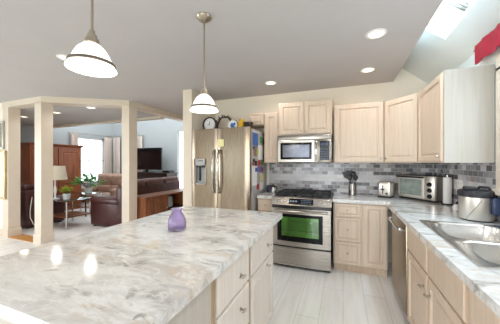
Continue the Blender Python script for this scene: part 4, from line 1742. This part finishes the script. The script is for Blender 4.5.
r = thing('table_lamp', 'table lamp with a wide pale linen shade behind the front column', 'lamp', (-5.87, 3.35, ZC + 0.582))
q = MB()
q.lathe([(0.08, 0), (0.08, 0.012), (0.02, 0.025), (0.016, 0.10), (0.03, 0.16), (0.026, 0.24), (0.012, 0.30), (0.012, 0.5)], (0, 0, 0), 20)
q.build('base', MT['ceramic'], r)
q = MB()
q.lathe([(0.22, 0.42), (0.18, 0.72), (0.177, 0.72), (0.217, 0.42)], (0, 0, 0), 32, False, False)
q.build('shade', MT['shade'], r)
q = MB()
q.cyl((0, 0, 0.5), (0, 0, 0.75), 0.005, None, 8)
q.box(-0.179, 0.179, -0.004, 0.004, 0.708, 0.714)
q.build('harp', MT['nickel'], r, False)


def plant(name, label, loc, pot_r, pot_h, leaf_m, n, spread, rise, ln, wd, seed):
    t = thing(name, label, 'plant', loc)
    rnd = random.Random(seed)
    q = MB()
    q.lathe([(pot_r * 0.8, 0), (pot_r, pot_h), (pot_r * 0.92, pot_h), (pot_r * 0.75, 0.012), (0, 0.01)], (0, 0, 0), 20)
    q.build('pot', MT['ceramic'], t)
    q = MB()
    q.lathe([(pot_r * 0.9, pot_h * 0.85), (0, pot_h * 0.9)], (0, 0, 0), 16)
    q.build('soil', MT['darkwood'], t)
    q, s = MB(), MB()
    for k in range(n):
        a = rnd.uniform(0, 2 * pi)
        e = rnd.random() ** 0.6
        tip = Vector((spread[0] * e * cos(a), spread[1] * e * sin(a), pot_h + rise * (0.35 + 0.65 * rnd.random()) * (1.1 - 0.5 * e)))
        b = Vector((pot_r * 0.3 * cos(a), pot_r * 0.3 * sin(a), pot_h * 0.9))
        mid = (b + tip) / 2 + Vector((0, 0, rise * 0.18))
        s.tube([b, mid, tip], 0.003, 5)
        for f_ in range(3):
            p = mid.lerp(tip, 0.35 + 0.33 * f_)
            q.leaf(p, (tip - mid) + Vector((rnd.uniform(-1, 1), rnd.uniform(-1, 1), rnd.uniform(-.3, .5))) * 0.12, (0, 0, 1), ln * rnd.uniform(0.7, 1.1), wd * rnd.uniform(0.7, 1.1))
    s.build('stems', MT['stem'], t)
    q.build('leaves', MT[leaf_m], t, False)
    return t


plant('potted_plant', 'small lime-green plant in a white pot on the end table', (-5.60, 3.42, ZC + 0.582), 0.075, 0.12, 'lime', 26, (0.13, 0.13), 0.16, 0.08, 0.042, 4)
plant('potted_plant', 'spreading green plant in a white pot on the coffee table', (-6.38, 4.44, ZC + 0.562), 0.10, 0.14, 'green', 34, (0.42, 0.3), 0.34, 0.15, 0.085, 9)

# wooden console behind the sofa
r = thing('console_cabinet', 'long walnut console cabinet with a panelled door behind the sofa', 'cabinet', (-3.42, 3.46, 0.004), 90)
CW, CD, CH = 1.75, 0.40, 0.725
q = MB()
q.box(0.0, 0.62, 0.0, CD, 0.06, CH - 0.03)
q.box(0.62, CW, CD - 0.02, CD, 0.06, CH - 0.03)
q.box(0.62, CW, 0.0, CD, 0.06, 0.10)
q.box(CW - 0.03, CW, 0, CD, 0.06, CH - 0.03)
q.box(1.14, 1.17, 0, CD, 0.06, CH - 0.03)
q.build('carcass', MT['walnut'], r, False)
q = MB()
q.box(-0.01, CW + 0.01, -0.015, CD + 0.005, CH - 0.03, CH, 0.006)
q.build('top', MT['walnut'], r, False)
q = MB()
q.box(0, CW, 0.03, CD - 0.03, 0, 0.06)
q.build('plinth', MT['darkwood'], r, False)
q = MB()
q.nested(0.03, 0.20, 0.10, CH - 0.06, [(0, -0.012), (0.004, -0.016)], -0.001)
q.build('side_panel', MT['walnut'], r, False)
q = MB()
q.nested(0.21, 0.58, 0.10, CH - 0.06, DOOR, -0.001)
d = q.build('door', MT['walnut'], r, False)
r_knob(d, 0.54, 0.45)
q = MB()
q.box(0.625, 1.135, 0.02, CD - 0.02, 0.38, 0.40)
q.box(1.175, CW - 0.035, 0.02, CD - 0.02, 0.38, 0.40)
q.build('shelf', MT['darkwood'], r, False)
q = MB()
q.box(0, 0.16, 0, 0.2, 0, 0.24, 0.03, 3)
o = q.build('folded_cloth', MT['cloth'], None)
o.location = (-3.66, 4.13, 0.405)
tag(o, 'blue grey folded cloth in the open bay of the walnut console', 'cloth')

# television and its stand
r = thing('tv_stand', 'dark media console under the television', 'tv stand', (-6.75, 5.90, ZC))
q = MB()
q.box(0, 1.75, 0, 0.48, 0.05, 1.02)
q.build('carcass', MT['darkwood'], r, False)
q = MB()
q.box(-0.03, 1.78, -0.03, 0.5, 1.02, 1.06, 0.006)
q.build('top', MT['darkwood'], r, False)
for k in range(3):
    q = MB()
    q.nested(0.03 + k * 0.57, 0.58 + k * 0.57, 0.1, 0.98, DOOR, -0.001)
    q.build('door', MT['darkwood'], r, False)
q = MB()
q.box(0.02, 1.73, 0.02, 0.46, 0, 0.05)
q.build('plinth', MT['black'], r, False)
r = thing('television', 'large black flat television on the dark media console', 'television', (-6.02, 6.12, ZC + 1.061))
q = MB()
q.box(-0.63, 0.63, -0.02, 0.03, 0.085, 0.80, 0.008)
q.build('casing', MT['black'], r)
q = MB()
q.box(-0.612, 0.612, -0.0225, -0.019, 0.105, 0.782)
q.build('screen', MT['tv'], r, False)
q = MB()
q.box(-0.05, 0.05, -0.0, 0.03, 0.015, 0.12)
q.box(-0.26, 0.26, -0.11, 0.11, 0, 0.016, 0.004)
q.build('stand', MT['black'], r, False)
r = thing('set_top_box', 'small black set-top box right of the television', 'set-top box', (-5.12, 6.12, ZC + 1.061))
q = MB()
q.box(-0.16, 0.12, -0.12, 0.1, 0.008, 0.07, 0.004)
q.build('case', MT['blackm'], r)
q = MB()
q.box(-0.14, 0.10, -0.1215, -0.119, 0.02, 0.058)
q.box(-0.14, -0.12, -0.1, -0.08, 0, 0.01)
q.box(0.08, 0.10, -0.1, -0.08, 0, 0.01)
q.build('front_panel', MT['dglass'], r, False)


# curtains
def curtain(label, x0, y0, x1, y1, z0, z1, seed, rod=None):
    t = thing('curtain', label, 'curtain', (x0, y0, 0))
    q = MB()
    dx, dy = x1 - x0, y1 - y0
    L = math.hypot(dx, dy)
    ux, uy = dx / L, dy / L
    nx, ny = uy, -ux
    rings = []
    for z, am in ((z0, 0.030), (z0 + (z1 - z0) * 0.5, 0.026), (z1 - 0.06, 0.020), (z1, 0.014)):
        a, b = [], []
        for k in range(41):
            s = L * k / 40
            wv = am * sin(k * 0.95 + seed) + am * 0.4 * sin(k * 2.1 + seed * 2)
            a.append((ux * s + nx * (wv + 0.004), uy * s + ny * (wv + 0.004), z))
            b.append((ux * s + nx * (wv - 0.004), uy * s + ny * (wv - 0.004), z))
        rings.append(a + list(reversed(b)))
    q.loops(rings)
    q.build('cloth', MT['curtain'], t)
    q = MB()
    for k in range(6):
        s = L * (k + 0.5) / 6
        q.cyl((ux * s, uy * s, z1 - 0.005), (ux * s, uy * s, z1 + 0.02), 0.006, None, 8)
    q.build('hook', MT['nickel'], t, False)


def curtain_rod(label, p0, p1, off):
    t = thing('curtain_rod', label, 'curtain rod', p0)
    d = Vector(p1) - Vector(p0)
    q = MB()
    q.cyl((0, 0, 0), d, 0.012, None, 10)
    q.build('rod', MT['nickel'], t)
    q = MB()
    for f_ in (0.04, 0.96):
        q.cyl(d * f_, d * f_ + Vector(off), 0.007, None, 8)
    q.build('bracket', MT['nickel'], t, False)


curtain('grey curtain on the left side of the living room window, by the armoire', XL + 0.10, 5.0, XL + 0.10, 5.22, 0.05, 2.30, 1)
curtain('grey curtain on the right side of the living room window, next to the corner', XL + 0.10, 6.14, XL + 0.10, 6.42, 0.05, 2.30, 2)
curtain_rod('metal curtain rod above the living room window', (XL + 0.10, 4.95, 2.335), (XL + 0.10, 6.48, 2.335), (-0.10, 0, 0))
curtain('grey curtain just left of the column in front of the television corner', -7.92, YL - 0.10, -7.60, YL - 0.10, 0.05, 2.30, 3)
curtain('grey curtain just right of the column, beside the television', -6.82, YL - 0.10, -6.56, YL - 0.10, 0.05, 2.30, 4)
curtain_rod('metal curtain rod on the television wall', (-7.96, YL - 0.10, 2.335), (-6.5, YL - 0.10, 2.335), (0, 0.10, 0))

# pictures at the left edge
def framed(name, label, cat, x0, x1, z0, z1, fm, pm, fw=0.032):
    t = thing(name, label, cat, (x0, 2.508, z0))
    w_, h_ = x1 - x0, z1 - z0
    q = MB()
    for a in ((0, w_, 0, fw), (0, w_, h_ - fw, h_), (0, fw, fw, h_ - fw), (w_ - fw, w_, fw, h_ - fw)):
        q.box(a[0], a[1], -0.03, 0, a[2], a[3], 0.004)
    q.build('frame', MT[fm], t)
    q = MB()
    q.box(fw - 0.002, w_ - fw + 0.002, -0.012, -0.004, fw - 0.002, h_ - fw + 0.002)
    q.build('panel', MT[pm], t, False)


framed('picture', 'gilt-framed cream print low on the wall at the left edge', 'picture', -6.45, -5.79, 0.70, 1.60, 'gold', 'print')
framed('mirror', 'silver-framed mirror above the gilt-framed print at the left edge', 'mirror', -6.45, -5.86, 1.63, 2.15, 'silver', 'mirror')

# cable hanging behind the armchair
q = MB()
q.tube([(-5.68, 2.84, 0.70), (-5.70, 2.83, 0.55), (-5.71, 2.82, 0.42), (-5.70, 2.82, 0.30), (-5.64, 2.84, 0.18), (-5.52, 2.88, 0.10), (-5.4, 2.92, 0.02)], 0.005, 8)
tag(q.build('cable', MT['white'], None), 'white cable hanging down behind the maroon armchair', 'cable')
